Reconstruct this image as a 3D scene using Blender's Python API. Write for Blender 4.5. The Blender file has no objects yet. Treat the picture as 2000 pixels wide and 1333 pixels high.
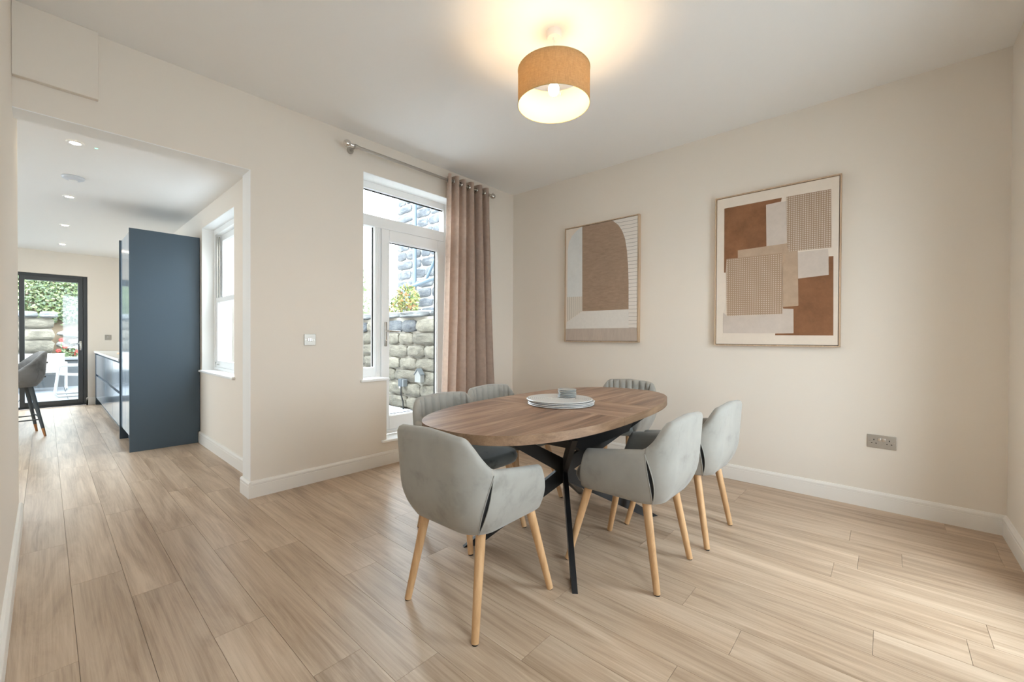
import bpy, bmesh, math, random
from mathutils import Vector, Matrix, noise
random.seed(7)
S = bpy.context.scene
COL = S.collection
PI = math.pi

# ------------------------------------------------------------------ camera
F_PX = 816.97
yaw, pit, rol = 0.84002979, -0.00779112, 0.00453493
fw = Vector((math.sin(yaw)*math.cos(pit), math.cos(yaw)*math.cos(pit), math.sin(pit)))
rt = Vector((math.cos(yaw), -math.sin(yaw), 0)); up = rt.cross(fw)
r2 = rt*math.cos(rol)+up*math.sin(rol); u2 = -rt*math.sin(rol)+up*math.cos(rol)
cam = bpy.data.cameras.new('camera'); cam.lens = F_PX*36/2000; cam.sensor_width = 36
cam.clip_start = .02; cam.clip_end = 200
co = bpy.data.objects.new('camera', cam); COL.objects.link(co)
M = Matrix.Identity(4)
for i in range(3):
    M[i][0] = r2[i]; M[i][1] = u2[i]; M[i][2] = -fw[i]
M.translation = Vector((-3.6808, -3.28884, 1.12442))
co.matrix_world = M
S.camera = co

# ------------------------------------------------------------------ world, lights, exposure
SKY = 5.0
w = bpy.data.worlds.new('sky'); S.world = w; w.use_nodes = True
bg = w.node_tree.nodes['Background']
bg.inputs[0].default_value = (0.82, 0.91, 1.0, 1); bg.inputs[1].default_value = SKY
w.cycles.sampling_method = 'AUTOMATIC'
S.view_settings.view_transform = 'Standard'; S.view_settings.look = 'None'
S.view_settings.gamma = 1; S.view_settings.use_curve_mapping = False
S.view_settings.exposure = 1.64
S.cycles.use_denoising = True
S.cycles.max_bounces = 10; S.cycles.diffuse_bounces = 6; S.cycles.glossy_bounces = 4
S.cycles.transparent_max_bounces = 12; S.cycles.transmission_bounces = 6
S.cycles.sample_clamp_indirect = 8
S.cycles.caustics_reflective = False; S.cycles.caustics_refractive = False

def portal(name, loc, sx, sy, direction):
    L = bpy.data.lights.new(name, 'AREA'); L.shape = 'RECTANGLE'; L.size = sx; L.size_y = sy
    L.cycles.is_portal = True
    o = bpy.data.objects.new(name, L); COL.objects.link(o); o.location = loc
    o.rotation_euler = Vector(direction).to_track_quat('-Z', 'Y').to_euler()
portal('portal_front_window', (-3.05, -4.08, 1.6), .6, 1.8, (0, 1, 0))
portal('portal_front_door', (-1.3, -4.08, 1.05), .8, 2.1, (0, 1, 0))
portal('portal_garden_door', (-1.37, .34, 1.37), 1.06, 2.32, (0, -1, 0))
portal('portal_kitchen_window', (-2.365, 1.5, 1.51), 1.12, 1.5, (-1, 0, 0))
portal('portal_patio_door', (-4.46, 6.67, 1.04), 2.5, 2.1, (0, -1, 0))
portal('portal_added_window', (-6.32, 3.1, 1.6), 2.2, 1.3, (1, 0, 0))

# ------------------------------------------------------------------ material helpers
def newmat(name):
    m = bpy.data.materials.new(name); m.use_nodes = True
    nt = m.node_tree
    return m, nt, nt.nodes['Principled BSDF']
def N(nt, t, **kw):
    n = nt.nodes.new(t)
    for k, v in kw.items():
        if k in n.inputs: n.inputs[k].default_value = v
        else: setattr(n, k, v)
    return n
def ramp(nt, fac, stops):
    n = nt.nodes.new('ShaderNodeValToRGB'); e = n.color_ramp.elements
    while len(e) < len(stops): e.new(.5)
    for q, (pos, c) in zip(e, stops): q.position = pos; q.color = (*c, 1)
    nt.links.new(fac, n.inputs['Fac']); return n.outputs['Color']
def addbump(nt, p, h, strength=.2, dist=.002):
    b = N(nt, 'ShaderNodeBump', Strength=strength, Distance=dist)
    nt.links.new(h, b.inputs['Height']); nt.links.new(b.outputs['Normal'], p.inputs['Normal'])
def plain(name, col, rough=.5, metal=0, bump=0, bscale=200, var=0, vscale=8, spec=.5):
    m, nt, p = newmat(name)
    p.inputs['Base Color'].default_value = (*col, 1); p.inputs['Roughness'].default_value = rough
    p.inputs['Metallic'].default_value = metal; p.inputs['Specular IOR Level'].default_value = spec
    if bump or var:
        tc = N(nt, 'ShaderNodeTexCoord')
    if var:
        n = N(nt, 'ShaderNodeTexNoise', Scale=vscale, Detail=5.0); nt.links.new(tc.outputs['Object'], n.inputs['Vector'])
        c = ramp(nt, n.outputs['Fac'], [(.3, tuple(x*(1-var) for x in col)), (.7, tuple(min(1, x*(1+var)) for x in col))])
        nt.links.new(c, p.inputs['Base Color'])
    if bump:
        n = N(nt, 'ShaderNodeTexNoise', Scale=bscale, Detail=3.0); nt.links.new(tc.outputs['Object'], n.inputs['Vector'])
        addbump(nt, p, n.outputs['Fac'], bump)
    return m
def wood(name, dark, mid, light, axis='Y', scale=1.0, rough=.45, streak=.6, tint=.12, per_object=True, bump=.08):
    m, nt, p = newmat(name); L = nt.links.new
    tc = N(nt, 'ShaderNodeTexCoord'); oi = N(nt, 'ShaderNodeObjectInfo')
    mp = N(nt, 'ShaderNodeMapping'); L(tc.outputs['Object'], mp.inputs['Vector'])
    s = [9*scale]*3; s['XYZ'.index(axis)] = .75*scale; mp.inputs['Scale'].default_value = s
    vec = mp.outputs['Vector']
    if per_object:
        mul = N(nt, 'ShaderNodeVectorMath', operation='SCALE'); mul.inputs[0].default_value = (37.1, 91.7, 13.3)
        L(oi.outputs['Random'], mul.inputs['Scale'])
        ad = N(nt, 'ShaderNodeVectorMath', operation='ADD'); L(vec, ad.inputs[0]); L(mul.outputs[0], ad.inputs[1]); vec = ad.outputs[0]
    n1 = N(nt, 'ShaderNodeTexNoise', Scale=1.3, Detail=6.0, Roughness=.6, Distortion=1.1); L(vec, n1.inputs['Vector'])
    m2 = N(nt, 'ShaderNodeMapping'); q = [6.0]*3; q['XYZ'.index(axis)] = 1.2; m2.inputs['Scale'].default_value = q; L(vec, m2.inputs['Vector'])
    n2 = N(nt, 'ShaderNodeTexNoise', Scale=2.2, Detail=8.0, Roughness=.7, Distortion=.4); L(m2.outputs[0], n2.inputs['Vector'])
    mx = N(nt, 'ShaderNodeMix', data_type='FLOAT'); mx.inputs[0].default_value = streak*.6
    L(n1.outputs['Fac'], mx.inputs[2]); L(n2.outputs['Fac'], mx.inputs[3])
    c = ramp(nt, mx.outputs[0], [(.35, dark), (.5, mid), (.64, light)])
    if per_object and tint:
        mr = N(nt, 'ShaderNodeMapRange'); mr.inputs['To Min'].default_value = 1-tint; mr.inputs['To Max'].default_value = 1+tint
        L(oi.outputs['Random'], mr.inputs['Value'])
        hs = N(nt, 'ShaderNodeHueSaturation'); L(c, hs.inputs['Color']); L(mr.outputs[0], hs.inputs['Value']); c = hs.outputs['Color']
    L(c, p.inputs['Base Color']); p.inputs['Roughness'].default_value = rough
    if bump: addbump(nt, p, n2.outputs['Fac'], bump, .001)
    return m
def fabric(name, col, dark, rough=.9, sheen=.5, vs=5, weave=900, bump=.15, pos=(.36, .5)):
    m, nt, p = newmat(name); L = nt.links.new
    tc = N(nt, 'ShaderNodeTexCoord')
    n = N(nt, 'ShaderNodeTexNoise', Scale=vs, Detail=4.0, Roughness=.6, Distortion=.2); L(tc.outputs['Object'], n.inputs['Vector'])
    L(ramp(nt, n.outputs['Fac'], [(pos[0], dark), (pos[1], col), (.75, tuple(min(1, x*1.12) for x in col))]), p.inputs['Base Color'])
    p.inputs['Roughness'].default_value = rough; p.inputs['Sheen Weight'].default_value = sheen
    p.inputs['Sheen Roughness'].default_value = .35; p.inputs['Specular IOR Level'].default_value = .25
    k = N(nt, 'ShaderNodeTexNoise', Scale=weave, Detail=2.0); L(tc.outputs['Object'], k.inputs['Vector'])
    addbump(nt, p, k.outputs['Fac'], bump, .001)
    return m
def emit(name, col, strength):
    m = bpy.data.materials.new(name); m.use_nodes = True; nt = m.node_tree
    nt.nodes.remove(nt.nodes['Principled BSDF'])
    e = N(nt, 'ShaderNodeEmission', Color=(*col, 1), Strength=strength)
    nt.links.new(e.outputs[0], nt.nodes['Material Output'].inputs['Surface']); return m
def glassmat(name, tint=(.97, .99, .985)):
    m = bpy.data.materials.new(name); m.use_nodes = True; nt = m.node_tree
    nt.nodes.remove(nt.nodes['Principled BSDF'])
    t = N(nt, 'ShaderNodeBsdfTransparent', Color=(*tint, 1)); g = N(nt, 'ShaderNodeBsdfGlossy', Roughness=.02)
    lw = N(nt, 'ShaderNodeLayerWeight', Blend=.5); pw = N(nt, 'ShaderNodeMath', operation='POWER'); pw.inputs[1].default_value = 5
    ma = N(nt, 'ShaderNodeMath', operation='MULTIPLY_ADD'); ma.inputs[1].default_value = .9; ma.inputs[2].default_value = .035; mx = N(nt, 'ShaderNodeMixShader')
    nt.links.new(lw.outputs['Facing'], pw.inputs[0]); nt.links.new(pw.outputs[0], ma.inputs[0]); nt.links.new(ma.outputs[0], mx.inputs[0]); nt.links.new(t.outputs[0], mx.inputs[1]); nt.links.new(g.outputs[0], mx.inputs[2])
    nt.links.new(mx.outputs[0], nt.nodes['Material Output'].inputs['Surface']); return m

WALL = plain('wall_paint', (.79, .728, .652), .85, bump=.03, bscale=260, spec=.2)
CEIL = plain('ceiling_paint', (.88, .87, .855), .9, bump=.03, bscale=240, spec=.2)
TRIM = plain('trim_paint', (.82, .79, .745), .45, spec=.4)
UPVC = plain('white_upvc', (.90, .905, .90), .3)
FLOORBASE = plain('floor_base', (.10, .075, .055), .8)
PLANK = wood('oak_plank', (.31, .212, .138), (.485, .36, .255), (.62, .485, .36), 'Y', 1.0, .36, .6, .06)
TABLE = wood('table_wood', (.085, .044, .027), (.26, .148, .092), (.43, .285, .19), 'X', 1.3, .38, .7, .0, False)
LEAF = wood('leaf_wood', (.10, .053, .032), (.28, .163, .103), (.44, .295, .20), 'Y', 1.3, .38, .7, .0, False)
EDGE = wood('table_edge', (.17, .095, .05), (.24, .142, .08), (.31, .192, .113), 'X', 2.0, .5, .6, 0, False)
BEECH = wood('beech', (.50, .29, .135), (.60, .365, .185), (.68, .44, .24), 'Z', 2.0, .45, .5, .06, True, .03)
BLACK = plain('black_steel', (.010, .010, .011), .42)
RUBBER = plain('black_rubber', (.008, .008, .008), .7)
VELVET = fabric('grey_velvet', (.335, .322, .293), (.25, .24, .217), vs=6.5, sheen=.25, pos=(.28, .44))
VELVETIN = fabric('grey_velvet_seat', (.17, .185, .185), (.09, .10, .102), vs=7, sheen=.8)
SEAM = plain('dark_seam', (.012, .012, .012), .9)
STEEL = plain('brushed_steel', (.46, .43, .39), .42, 1, bump=.05, bscale=60)
CHROME = plain('satin_chrome', (.72, .70, .67), .2, 1)
DARKHOLE = plain('dark_hole', (.01, .01, .01), .8)
CURTAIN = fabric('taupe_curtain', (.72, .61, .535), (.66, .555, .485), rough=.7, sheen=.4, vs=25, weave=500, bump=.1)
_nt = CURTAIN.node_tree; _tr = N(_nt, 'ShaderNodeBsdfTranslucent', Color=(.74, .60, .50, 1)); _mx = N(_nt, 'ShaderNodeMixShader'); _mx.inputs[0].default_value = .3
_nt.links.new(_nt.nodes['Principled BSDF'].outputs[0], _mx.inputs[1]); _nt.links.new(_tr.outputs[0], _mx.inputs[2]); _nt.links.new(_mx.outputs[0], _nt.nodes['Material Output'].inputs['Surface'])
CAB = plain('blue_grey_panel', (.055, .085, .115), .42)
CABGLOSS = plain('blue_grey_gloss', (.24, .31, .385), .12)  # gloss fronts, base colour lightened to carry part of their reflection
WORKTOP = plain('pale_worktop', (.72, .72, .70), .25)
ALU = plain('anthracite_aluminium', (.055, .06, .065), .4)
GLASS = glassmat('clear_glass')
WHITEPLASTIC = plain('white_plastic', (.85, .85, .84), .4)
PALEWOOD = wood('pale_frame_wood', (.45, .31, .20), (.55, .40, .27), (.62, .47, .33), 'Z', 3, .5, .5, 0, False)
STONE_A = None

# ------------------------------------------------------------------ mesh helpers
def tag(o, label=None, cat=None, group=None, kind=None):
    if label: o['label'] = label
    if cat: o['category'] = cat
    if group: o['group'] = group
    if kind: o['kind'] = kind
    return o
def finish(name, bm, mat, parent=None, smooth=False, angle=35):
    me = bpy.data.meshes.new(name); bmesh.ops.recalc_face_normals(bm, faces=bm.faces); bm.to_mesh(me); bm.free()
    for m in (mat if isinstance(mat, (list, tuple)) else [mat]): me.materials.append(m)
    if smooth:
        me.shade_smooth(); me.set_sharp_from_angle(angle=math.radians(angle))
        if smooth == 'box':
            for f in me.polygons:
                if max(abs(c) for c in f.normal) > .9995: f.use_smooth = False
    o = bpy.data.objects.new(name, me); COL.objects.link(o)
    if parent: o.parent = parent
    return o
def empty(name, loc=(0, 0, 0), rz=0, parent=None):
    o = bpy.data.objects.new(name, None); COL.objects.link(o); o.location = loc; o.rotation_euler = (0, 0, rz)
    o.empty_display_size = .1
    if parent: o.parent = parent
    return o
def BM(): return bmesh.new()
def box(bm, x0, x1, y0, y1, z0, z1, bev=0, seg=2, mi=0):
    r = bmesh.ops.create_cube(bm, size=1)
    vs = r['verts']
    for v in vs:
        v.co = Vector(((x0+x1)/2+v.co.x*(x1-x0), (y0+y1)/2+v.co.y*(y1-y0), (z0+z1)/2+v.co.z*(z1-z0)))
    fs = list({f for v in vs for f in v.link_faces})
    for f in fs: f.material_index = mi
    if bev:
        es = list({e for v in vs for e in v.link_edges})
        bmesh.ops.bevel(bm, geom=es, offset=bev, segments=seg, profile=.5, affect='EDGES')
def boxo(name, dims, mat, parent=None, bev=0, seg=2):
    bm = BM(); box(bm, *dims, bev, seg); return finish(name, bm, mat, parent, smooth='box' if bev > 0 else False)
def tube(bm, pts, rad, seg=12, cap=True):
    pts = [Vector(p) for p in pts]; n = len(pts)
    rads = rad if isinstance(rad, (list, tuple)) else [rad]*n
    rings = []; prev = None
    for i, p in enumerate(pts):
        t = (pts[min(i+1, n-1)]-pts[max(i-1, 0)]).normalized()
        if prev is None:
            a = Vector((0, 0, 1)) if abs(t.z) < .9 else Vector((1, 0, 0)); b = t.cross(a).normalized()
        else:
            b = (prev-t*prev.dot(t)).normalized()
        prev = b; c = t.cross(b)
        rings.append([bm.verts.new(p+(b*math.cos(2*PI*k/seg)+c*math.sin(2*PI*k/seg))*rads[i]) for k in range(seg)])
    for i in range(n-1):
        for k in range(seg):
            bm.faces.new((rings[i][k], rings[i][(k+1) % seg], rings[i+1][(k+1) % seg], rings[i+1][k]))
    if cap: bm.faces.new(rings[0]); bm.faces.new(list(reversed(rings[-1])))
def lathe(bm, prof, seg=32, center=(0, 0, 0), axis='Z'):
    rings = []
    c = Vector(center)
    def P(r, h, a):
        if axis == 'Z': return c+Vector((r*math.cos(a), r*math.sin(a), h))
        if axis == 'Y': return c+Vector((r*math.cos(a), h, r*math.sin(a)))
        return c+Vector((h, r*math.cos(a), r*math.sin(a)))
    for r, h in prof:
        if r < 1e-6: rings.append([bm.verts.new(P(0, h, 0))])
        else: rings.append([bm.verts.new(P(r, h, 2*PI*k/seg)) for k in range(seg)])
    for a, b in zip(rings, rings[1:]):
        for k in range(seg):
            k2 = (k+1) % seg
            if len(a) == 1 and len(b) == 1: continue
            if len(a) == 1: bm.faces.new((a[0], b[k2], b[k]))
            elif len(b) == 1: bm.faces.new((a[k], a[k2], b[0]))
            else: bm.faces.new((a[k], a[k2], b[k2], b[k]))
def prism(bm, pts, d0, d1, plane='XY'):
    def P(a, b, d):
        return {'XY': (a, b, d), 'XZ': (a, d, b), 'YZ': (d, a, b)}[plane]
    A = [bm.verts.new(P(a, b, d0)) for a, b in pts]; B = [bm.verts.new(P(a, b, d1)) for a, b in pts]
    bm.faces.new(A); bm.faces.new(list(reversed(B))); n = len(pts)
    for i in range(n): bm.faces.new((A[i], A[(i+1) % n], B[(i+1) % n], B[i]))
def sphere(bm, c, r, seg=16, rings=10, sc=(1, 1, 1)):
    prof = [(r*math.sin(PI*i/rings), -r*math.cos(PI*i/rings)) for i in range(rings+1)]
    n0 = len(bm.verts); lathe(bm, prof, seg, c)
    bm.verts.ensure_lookup_table()
    for v in bm.verts[n0:]:
        v.co = Vector(c)+Vector(((v.co.x-c[0])*sc[0], (v.co.y-c[1])*sc[1], (v.co.z-c[2])*sc[2]))
def copy_tree(o, parent=None):
    c = o.copy(); COL.objects.link(c); c.parent = parent
    for ch in list(o.children): copy_tree(ch, c)
    return c
def struct(name, boxes, mat, parent=None):
    bm = BM()
    for b in boxes: box(bm, *b)
    o = finish(name, bm, mat, parent)
    if parent is None: o['kind'] = 'structure'
    return o

# ------------------------------------------------------------------ shell
H = 2.8; KH = 2.44
XL = -3.79; YF = -3.81          # inner faces of the left and front walls
KX = -2.585; KY = 6.4; KL = -6.15
struct('wall_back', [(-3.94, -2.73, 0, .16, 2.28, 2.95), (-2.73, KX, 0, .16, 0, 2.95), (KX, -1.894, 0, .32, 0, 2.95),
                     (-1.894, -.84, 0, .32, 2.52, 2.95), (-.84, .15, 0, .32, 0, 2.95), (-1.894, -1.67, 0, .32, 0, .745), (-1.67, -.84, 0, .32, 0, .20)], WALL)
struct('wall_right', [(0, .15, -4.06, 0, 0, 2.95)], WALL)
struct('wall_front', [(XL, -3.35, -4.06, YF, 0, 2.95), (-2.75, -1.7, -4.06, YF, 0, 2.95), (-.9, 0, -4.06, YF, 0, 2.95), (-3.35, -2.75, -4.06, YF, 0, .7), (-3.35, -2.75, -4.06, YF, 2.5, 2.95), (-1.7, -.9, -4.06, YF, 2.1, 2.95)], WALL)
struct('wall_left', [(-3.94, XL, -4.06, 0, 0, 2.95), (-3.94, XL, 0, .16, 0, 2.28), (-3.94, XL, .16, .6, 0, KH)], WALL)
struct('ceiling', [(-3.94, .15, -4.06, 0, H, 2.95)], CEIL)
struct('ceiling_kitchen', [(-6.3, KX, .6, 6.65, KH, 2.6), (-3.94, KX, .16, .6, KH, 2.6)], CEIL)
struct('wall_kitchen_right', [(KX, -2.388, .32, .94, 0, 2.6), (KX, -2.388, 2.06, 6.65, 0, 2.6), (KX, -2.388, .94, 2.06, 0, .75), (KX, -2.388, .94, 2.06, 2.255, 2.6)], WALL)
struct('wall_kitchen_back', [(-3.22, KX, KY, 6.65, 0, KH), (-6.3, -5.72, KY, 6.65, 0, KH), (-5.72, -3.22, KY, 6.65, 2.085, KH)], WALL)
struct('wall_kitchen_left', [(-6.3, KL, .6, 2.0, 0, KH), (-6.3, KL, 4.2, 6.4, 0, KH), (-6.3, KL, 2.0, 4.2, 0, .95), (-6.3, KL, 2.0, 4.2, 2.25, KH)], WALL)
struct('wall_kitchen_front', [(-6.3, -3.94, .45, .6, 0, 2.6)], WALL)
tr = boxo('trim_1', (XL, -3.48, -.035, 0, 2.43, H), WALL, None, .004); tr['kind'] = 'structure'

# floor and planks
floor = struct('floor', [(-6.3, .15, -4.06, 6.65, -.12, -.012)], FLOORBASE)
PW = .1715; X0 = -3.607
bmp = BM(); box(bmp, -PW/2+.0006, PW/2-.0006, -.61+.0006, .61-.0006, -.011, 0); 
pm = bpy.data.meshes.new('plank'); bmp.to_mesh(pm); bmp.free(); pm.materials.append(PLANK)
def plank(x0, x1, y0, y1):
    if x1-x0 < .01 or y1-y0 < .02: return
    if abs((x1-x0)-PW) < 1e-4 and abs((y1-y0)-1.22) < 1e-4:
        o = bpy.data.objects.new('plank', pm); COL.objects.link(o)
    else:
        bm = BM(); hx = (x1-x0)/2-.0006; hy = (y1-y0)/2-.0006; box(bm, -hx, hx, -hy, hy, -.011, 0)
        o = finish('plank', bm, PLANK)
    o.location = ((x0+x1)/2, (y0+y1)/2, 0); o.parent = floor
k = -16
rowoff = {10: -2.656, 1: -.876, 0: -.57, 9: -2.88, 11: -3.26, 12: -3.52, 15: -3.19, 6: -2.35}
while X0+k*PW < 0:
    x0, x1 = X0+k*PW, X0+(k+1)*PW; xc = (x0+x1)/2
    lo = YF if xc > XL else .6
    hi = KY if xc < KX else 0
    if xc < KX and xc > -2.73 : lo2 = lo
    x0c, x1c = max(x0, KL), min(x1, 0)
    if x1c > x0c:
        y = rowoff.get(k, YF+random.random()*1.22)-1.22*6
        while y < hi:
            a, b = max(y, lo), min(y+1.22, hi)
            if b > a: plank(x0c, x1c, a, b)
            y += 1.22
    k += 1

# skirting
SK = [(0, 0), (.018, 0), (.018, .084), (.0165, .086), (.0165, .089), (.018, .091), (.018, .102), (.010, .114), (0, .116)]
def skirting(name, runs):
    bm = BM()
    for (ax, a, b, wallpos, sgn) in runs:
        pts = [(wallpos+sgn*t, z) for t, z in SK]
        if ax == 'x': prism(bm, [(y, z) for y, z in pts], a, b, 'YZ')
        else: prism(bm, [(x, z) for x, z in pts], a, b, 'XZ')
    o = finish(name, bm, TRIM); o['kind'] = 'structure'; return o
skirting('baseboard_back', [('x', -2.731, 0, 0, -1), ('y', -.0179, .1779, -2.73, -1), ('x', -2.731, KX, .16, 1)])
skirting('baseboard_right', [('y', YF, -.018, 0, -1)])
skirting('baseboard_front', [('x', -.9, -.018, YF, 1), ('x', XL, -1.7, YF, 1)])
skirting('baseboard_left', [('y', YF+.018, .6, XL, 1)])
skirting('baseboard_kitchen_right', [('y', .178, 2.128, KX, -1)])
skirting('baseboard_kitchen_back', [('x', -3.238, -3.13, KY, -1), ('y', KY-.018, 6.5, -3.22, -1)])

REVEAL = plain('reveal_daylit_white', (.88, .88, .87), .6, spec=.3)  # white reveal lining, its lighter colour also stands in for daylight on the reveals
struct('trim_2', [(-1.894, -.84, .0005, .17, 2.516, 2.52), (-.844, -.84, .0005, .17, .222, 2.516), (-1.894, -1.890, .0005, .17, .767, 2.516)], REVEAL)
struct('trim_3', [(KX+.0005, -2.48, .94, 2.06, 2.251, 2.255), (KX+.0005, -2.48, 2.056, 2.06, .772, 2.251), (KX+.0005, -2.48, .94, .944, .772, 2.251)], REVEAL)
struct('trim_4', [(XL, -2.734, .0005, .1595, 2.276, 2.28), (-2.734, -2.73, .0005, .1595, .116, 2.28)], REVEAL)
# ------------------------------------------------------------------ window boards
o = boxo('sill_side_window', (-1.92, -1.655, -.032, .17, .745, .767), UPVC, None, .006); o['kind'] = 'structure'
o = boxo('sill_garden_door', (-1.72, -.80, -.032, .17, .20, .222), UPVC, None, .006); o['kind'] = 'structure'
o = boxo('sill_kitchen_window', (-2.612, -2.48, .91, 2.09, .75, .772), UPVC, None, .006); o['kind'] = 'structure'
o = boxo('sill_front_window', (-3.38, -2.72, -3.96, -3.77, .68, .702), UPVC, None, .006); o['kind'] = 'structure'

# ------------------------------------------------------------------ garden door unit (back wall)
D = empty('door_1', (-1.37, .2, .22)); D['kind'] = 'structure'
def part(name, boxes, mat, parent, bev=.004):
    bm = BM()
    for b in boxes: box(bm, *b, bev)
    ox, oy, oz = root_loc(parent)
    for v in bm.verts: v.co -= Vector((ox, oy, oz))
    return finish(name, bm, mat, parent, smooth='box')
def root_loc(p):
    v = Vector((0, 0, 0))
    while p: v += p.location; p = p.parent
    return v
y0, y1 = .17, .235
part('frame', [(-1.894, -1.834, y0, y1, .767, 2.52), (-.90, -.84, y0, y1, .222, 2.52), (-1.834, -.90, y0, y1, 2.455, 2.52),
               (-1.834, -.90, y0, y1, 2.125, 2.225), (-1.69, -1.63, y0, y1, .222, 2.125), (-1.834, -1.69, y0, y1, .767, .85),
               (-1.63, -.90, y0, y1, .222, .262)], UPVC, D)
part('mullion_bead', [(-1.683, -1.676, y0-.006, y0+.01, .79, 2.12), (-1.664, -1.657, y0-.006, y0+.01, .79, 2.12), (-1.645, -1.638, y0-.006, y0+.01, .79, 2.12)], UPVC, D, .002)
leaf = part('door_leaf', [(-1.625, -1.545, y0-.012, y1-.02, .265, 2.12), (-.985, -.905, y0-.012, y1-.02, .265, 2.12), (-1.545, -.985, y0-.012, y1-.02, 2.02, 2.12), (-1.545, -.985, y0-.012, y1-.02, .265, .39)], UPVC, D)
part('glazing_bead', [(-1.556, -1.538, y0-.002, y0+.03, .385, 2.03), (-.992, -.974, y0-.002, y0+.03, .385, 2.03), (-1.545, -.985, y0-.002, y0+.03, 2.012, 2.03), (-1.545, -.985, y0-.002, y0+.03, .382, .398)], UPVC, leaf, .004)
part('gasket', [(-1.540, -1.535, .198, .206, .395, 2.015), (-.998, -.990, .195, .206, .395, 2.015), (-1.54, -.99, .198, .206, 2.005, 2.013), (-1.54, -.99, .198, .206, .395, .402)], RUBBER, leaf, 0)
part('pane', [(-1.545, -.985, .204, .210, .39, 2.02)], GLASS, leaf, 0)
part('transom_pane', [(-1.834, -.90, .204, .210, 2.225, 2.455)], GLASS, D, 0)
part('transom_gasket', [(-1.834, -.90, .198, .208, 2.445, 2.453)], RUBBER, D, 0)
part('side_pane', [(-1.834, -1.69, .204, .210, .85, 2.125)], GLASS, D, 0)
part('side_gasket', [(-1.697, -1.69, .198, .208, .855, 2.12)], RUBBER, D, 0)
bm = BM(); box(bm, -1.598, -1.572, y0-.022, y0-.010, 1.04, 1.265, .005)
for v in bm.verts: v.co -= Vector(root_loc(leaf))
hp = finish('handle_plate', bm, STEEL, leaf, True)
bm = BM(); L0 = Vector(root_loc(leaf))
tube(bm, [Vector((-1.585, y0-.015, 1.18))-L0, Vector((-1.585, y0-.055, 1.18))-L0, Vector((-1.575, y0-.062, 1.18))-L0, Vector((-1.46, y0-.062, 1.178))-L0], [.009, .009, .009, .008], 10)
sphere(bm, tuple(Vector((-1.585, y0-.024, 1.095))-L0), .008, 8, 6)
h = finish('handle', bm, CHROME, leaf, True)

# ------------------------------------------------------------------ kitchen sash window
W1 = empty('window_1', (-2.42, 1.5, .77)); W1['kind'] = 'structure'
part('frame', [(-2.48, -2.38, .94, .985, .772, 2.255), (-2.48, -2.38, 2.015, 2.06, .772, 2.255), (-2.48, -2.38, .985, 2.015, 2.2, 2.255), (-2.48, -2.38, .985, 2.015, .772, .80)], UPVC, W1)
us = part('upper_sash', [(-2.425, -2.39, .985, 1.035, 1.5, 2.2), (-2.425, -2.39, 1.965, 2.015, 1.5, 2.2), (-2.425, -2.39, 1.035, 1.965, 2.14, 2.2), (-2.425, -2.39, 1.035, 1.965, 1.49, 1.535)], UPVC, W1)
part('pane', [(-2.410, -2.405, 1.035, 1.965, 1.535, 2.14)], GLASS, us, 0)
ls = part('lower_sash', [(-2.47, -2.432, .985, 1.035, .80, 1.53), (-2.47, -2.432, 1.965, 2.015, .80, 1.53), (-2.47, -2.432, 1.035, 1.965, 1.48, 1.53), (-2.47, -2.432, 1.035, 1.965, .80, .87)], UPVC, W1)
part('pane', [(-2.452, -2.447, 1.035, 1.965, .87, 1.48)], GLASS, ls, 0)
part('guide_rail', [(-2.47, -2.46, 1.985, 1.997, 1.53, 2.18), (-2.45, -2.44, 1.985, 1.997, 1.53, 2.18)], STEEL, W1, .002)
bm = BM(); tube(bm, [Vector((-2.472, 1.90, .83))-W1.location, Vector((-2.495, 1.90, .835))-W1.location, Vector((-2.50, 1.90, .86))-W1.location], .006, 8); finish('sash_lift', bm, CHROME, W1, True)

# front window (unseen behind the camera; guessed, sized for the room's brightness)
W2 = empty('window_2', (-3.05, -3.98, .7)); W2['kind'] = 'structure'
part('frame', [(-3.35, -3.29, -4.02, -3.95, .702, 2.5), (-2.81, -2.75, -4.02, -3.95, .702, 2.5), (-3.29, -2.81, -4.02, -3.95, 2.44, 2.5), (-3.29, -2.81, -4.02, -3.95, .702, .76)], UPVC, W2)
part('pane', [(-3.29, -2.81, -3.988, -3.982, .76, 2.44)], GLASS, W2, 0)
D3 = empty('door_3', (-1.3, -3.98, 0)); D3['kind'] = 'structure'
part('frame', [(-1.7, -1.64, -4.02, -3.95, 0, 2.1), (-.96, -.9, -4.02, -3.95, 0, 2.1), (-1.64, -.96, -4.02, -3.95, 2.04, 2.1), (-1.64, -.96, -4.02, -3.95, 0, .30)], UPVC, D3)
part('pane', [(-1.64, -.96, -3.988, -3.982, .30, 2.04)], GLASS, D3, 0)
W3 = empty('added_window_3', (-6.22, 3.1, .95)); W3['kind'] = 'structure'  # out-of-view side window, added to light the kitchen's right wall
part('frame', [(-6.26, -6.19, 2.0, 2.06, .95, 2.25), (-6.26, -6.19, 4.14, 4.2, .95, 2.25), (-6.26, -6.19, 2.06, 4.14, 2.19, 2.25), (-6.26, -6.19, 2.06, 4.14, .95, 1.01), (-6.26, -6.19, 3.07, 3.13, 1.01, 2.19)], ALU, W3)
for a, b in ((2.06, 3.07), (3.13, 4.14)): part('pane', [(-6.228, -6.222, a, b, 1.01, 2.19)], GLASS, W3, 0)

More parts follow.
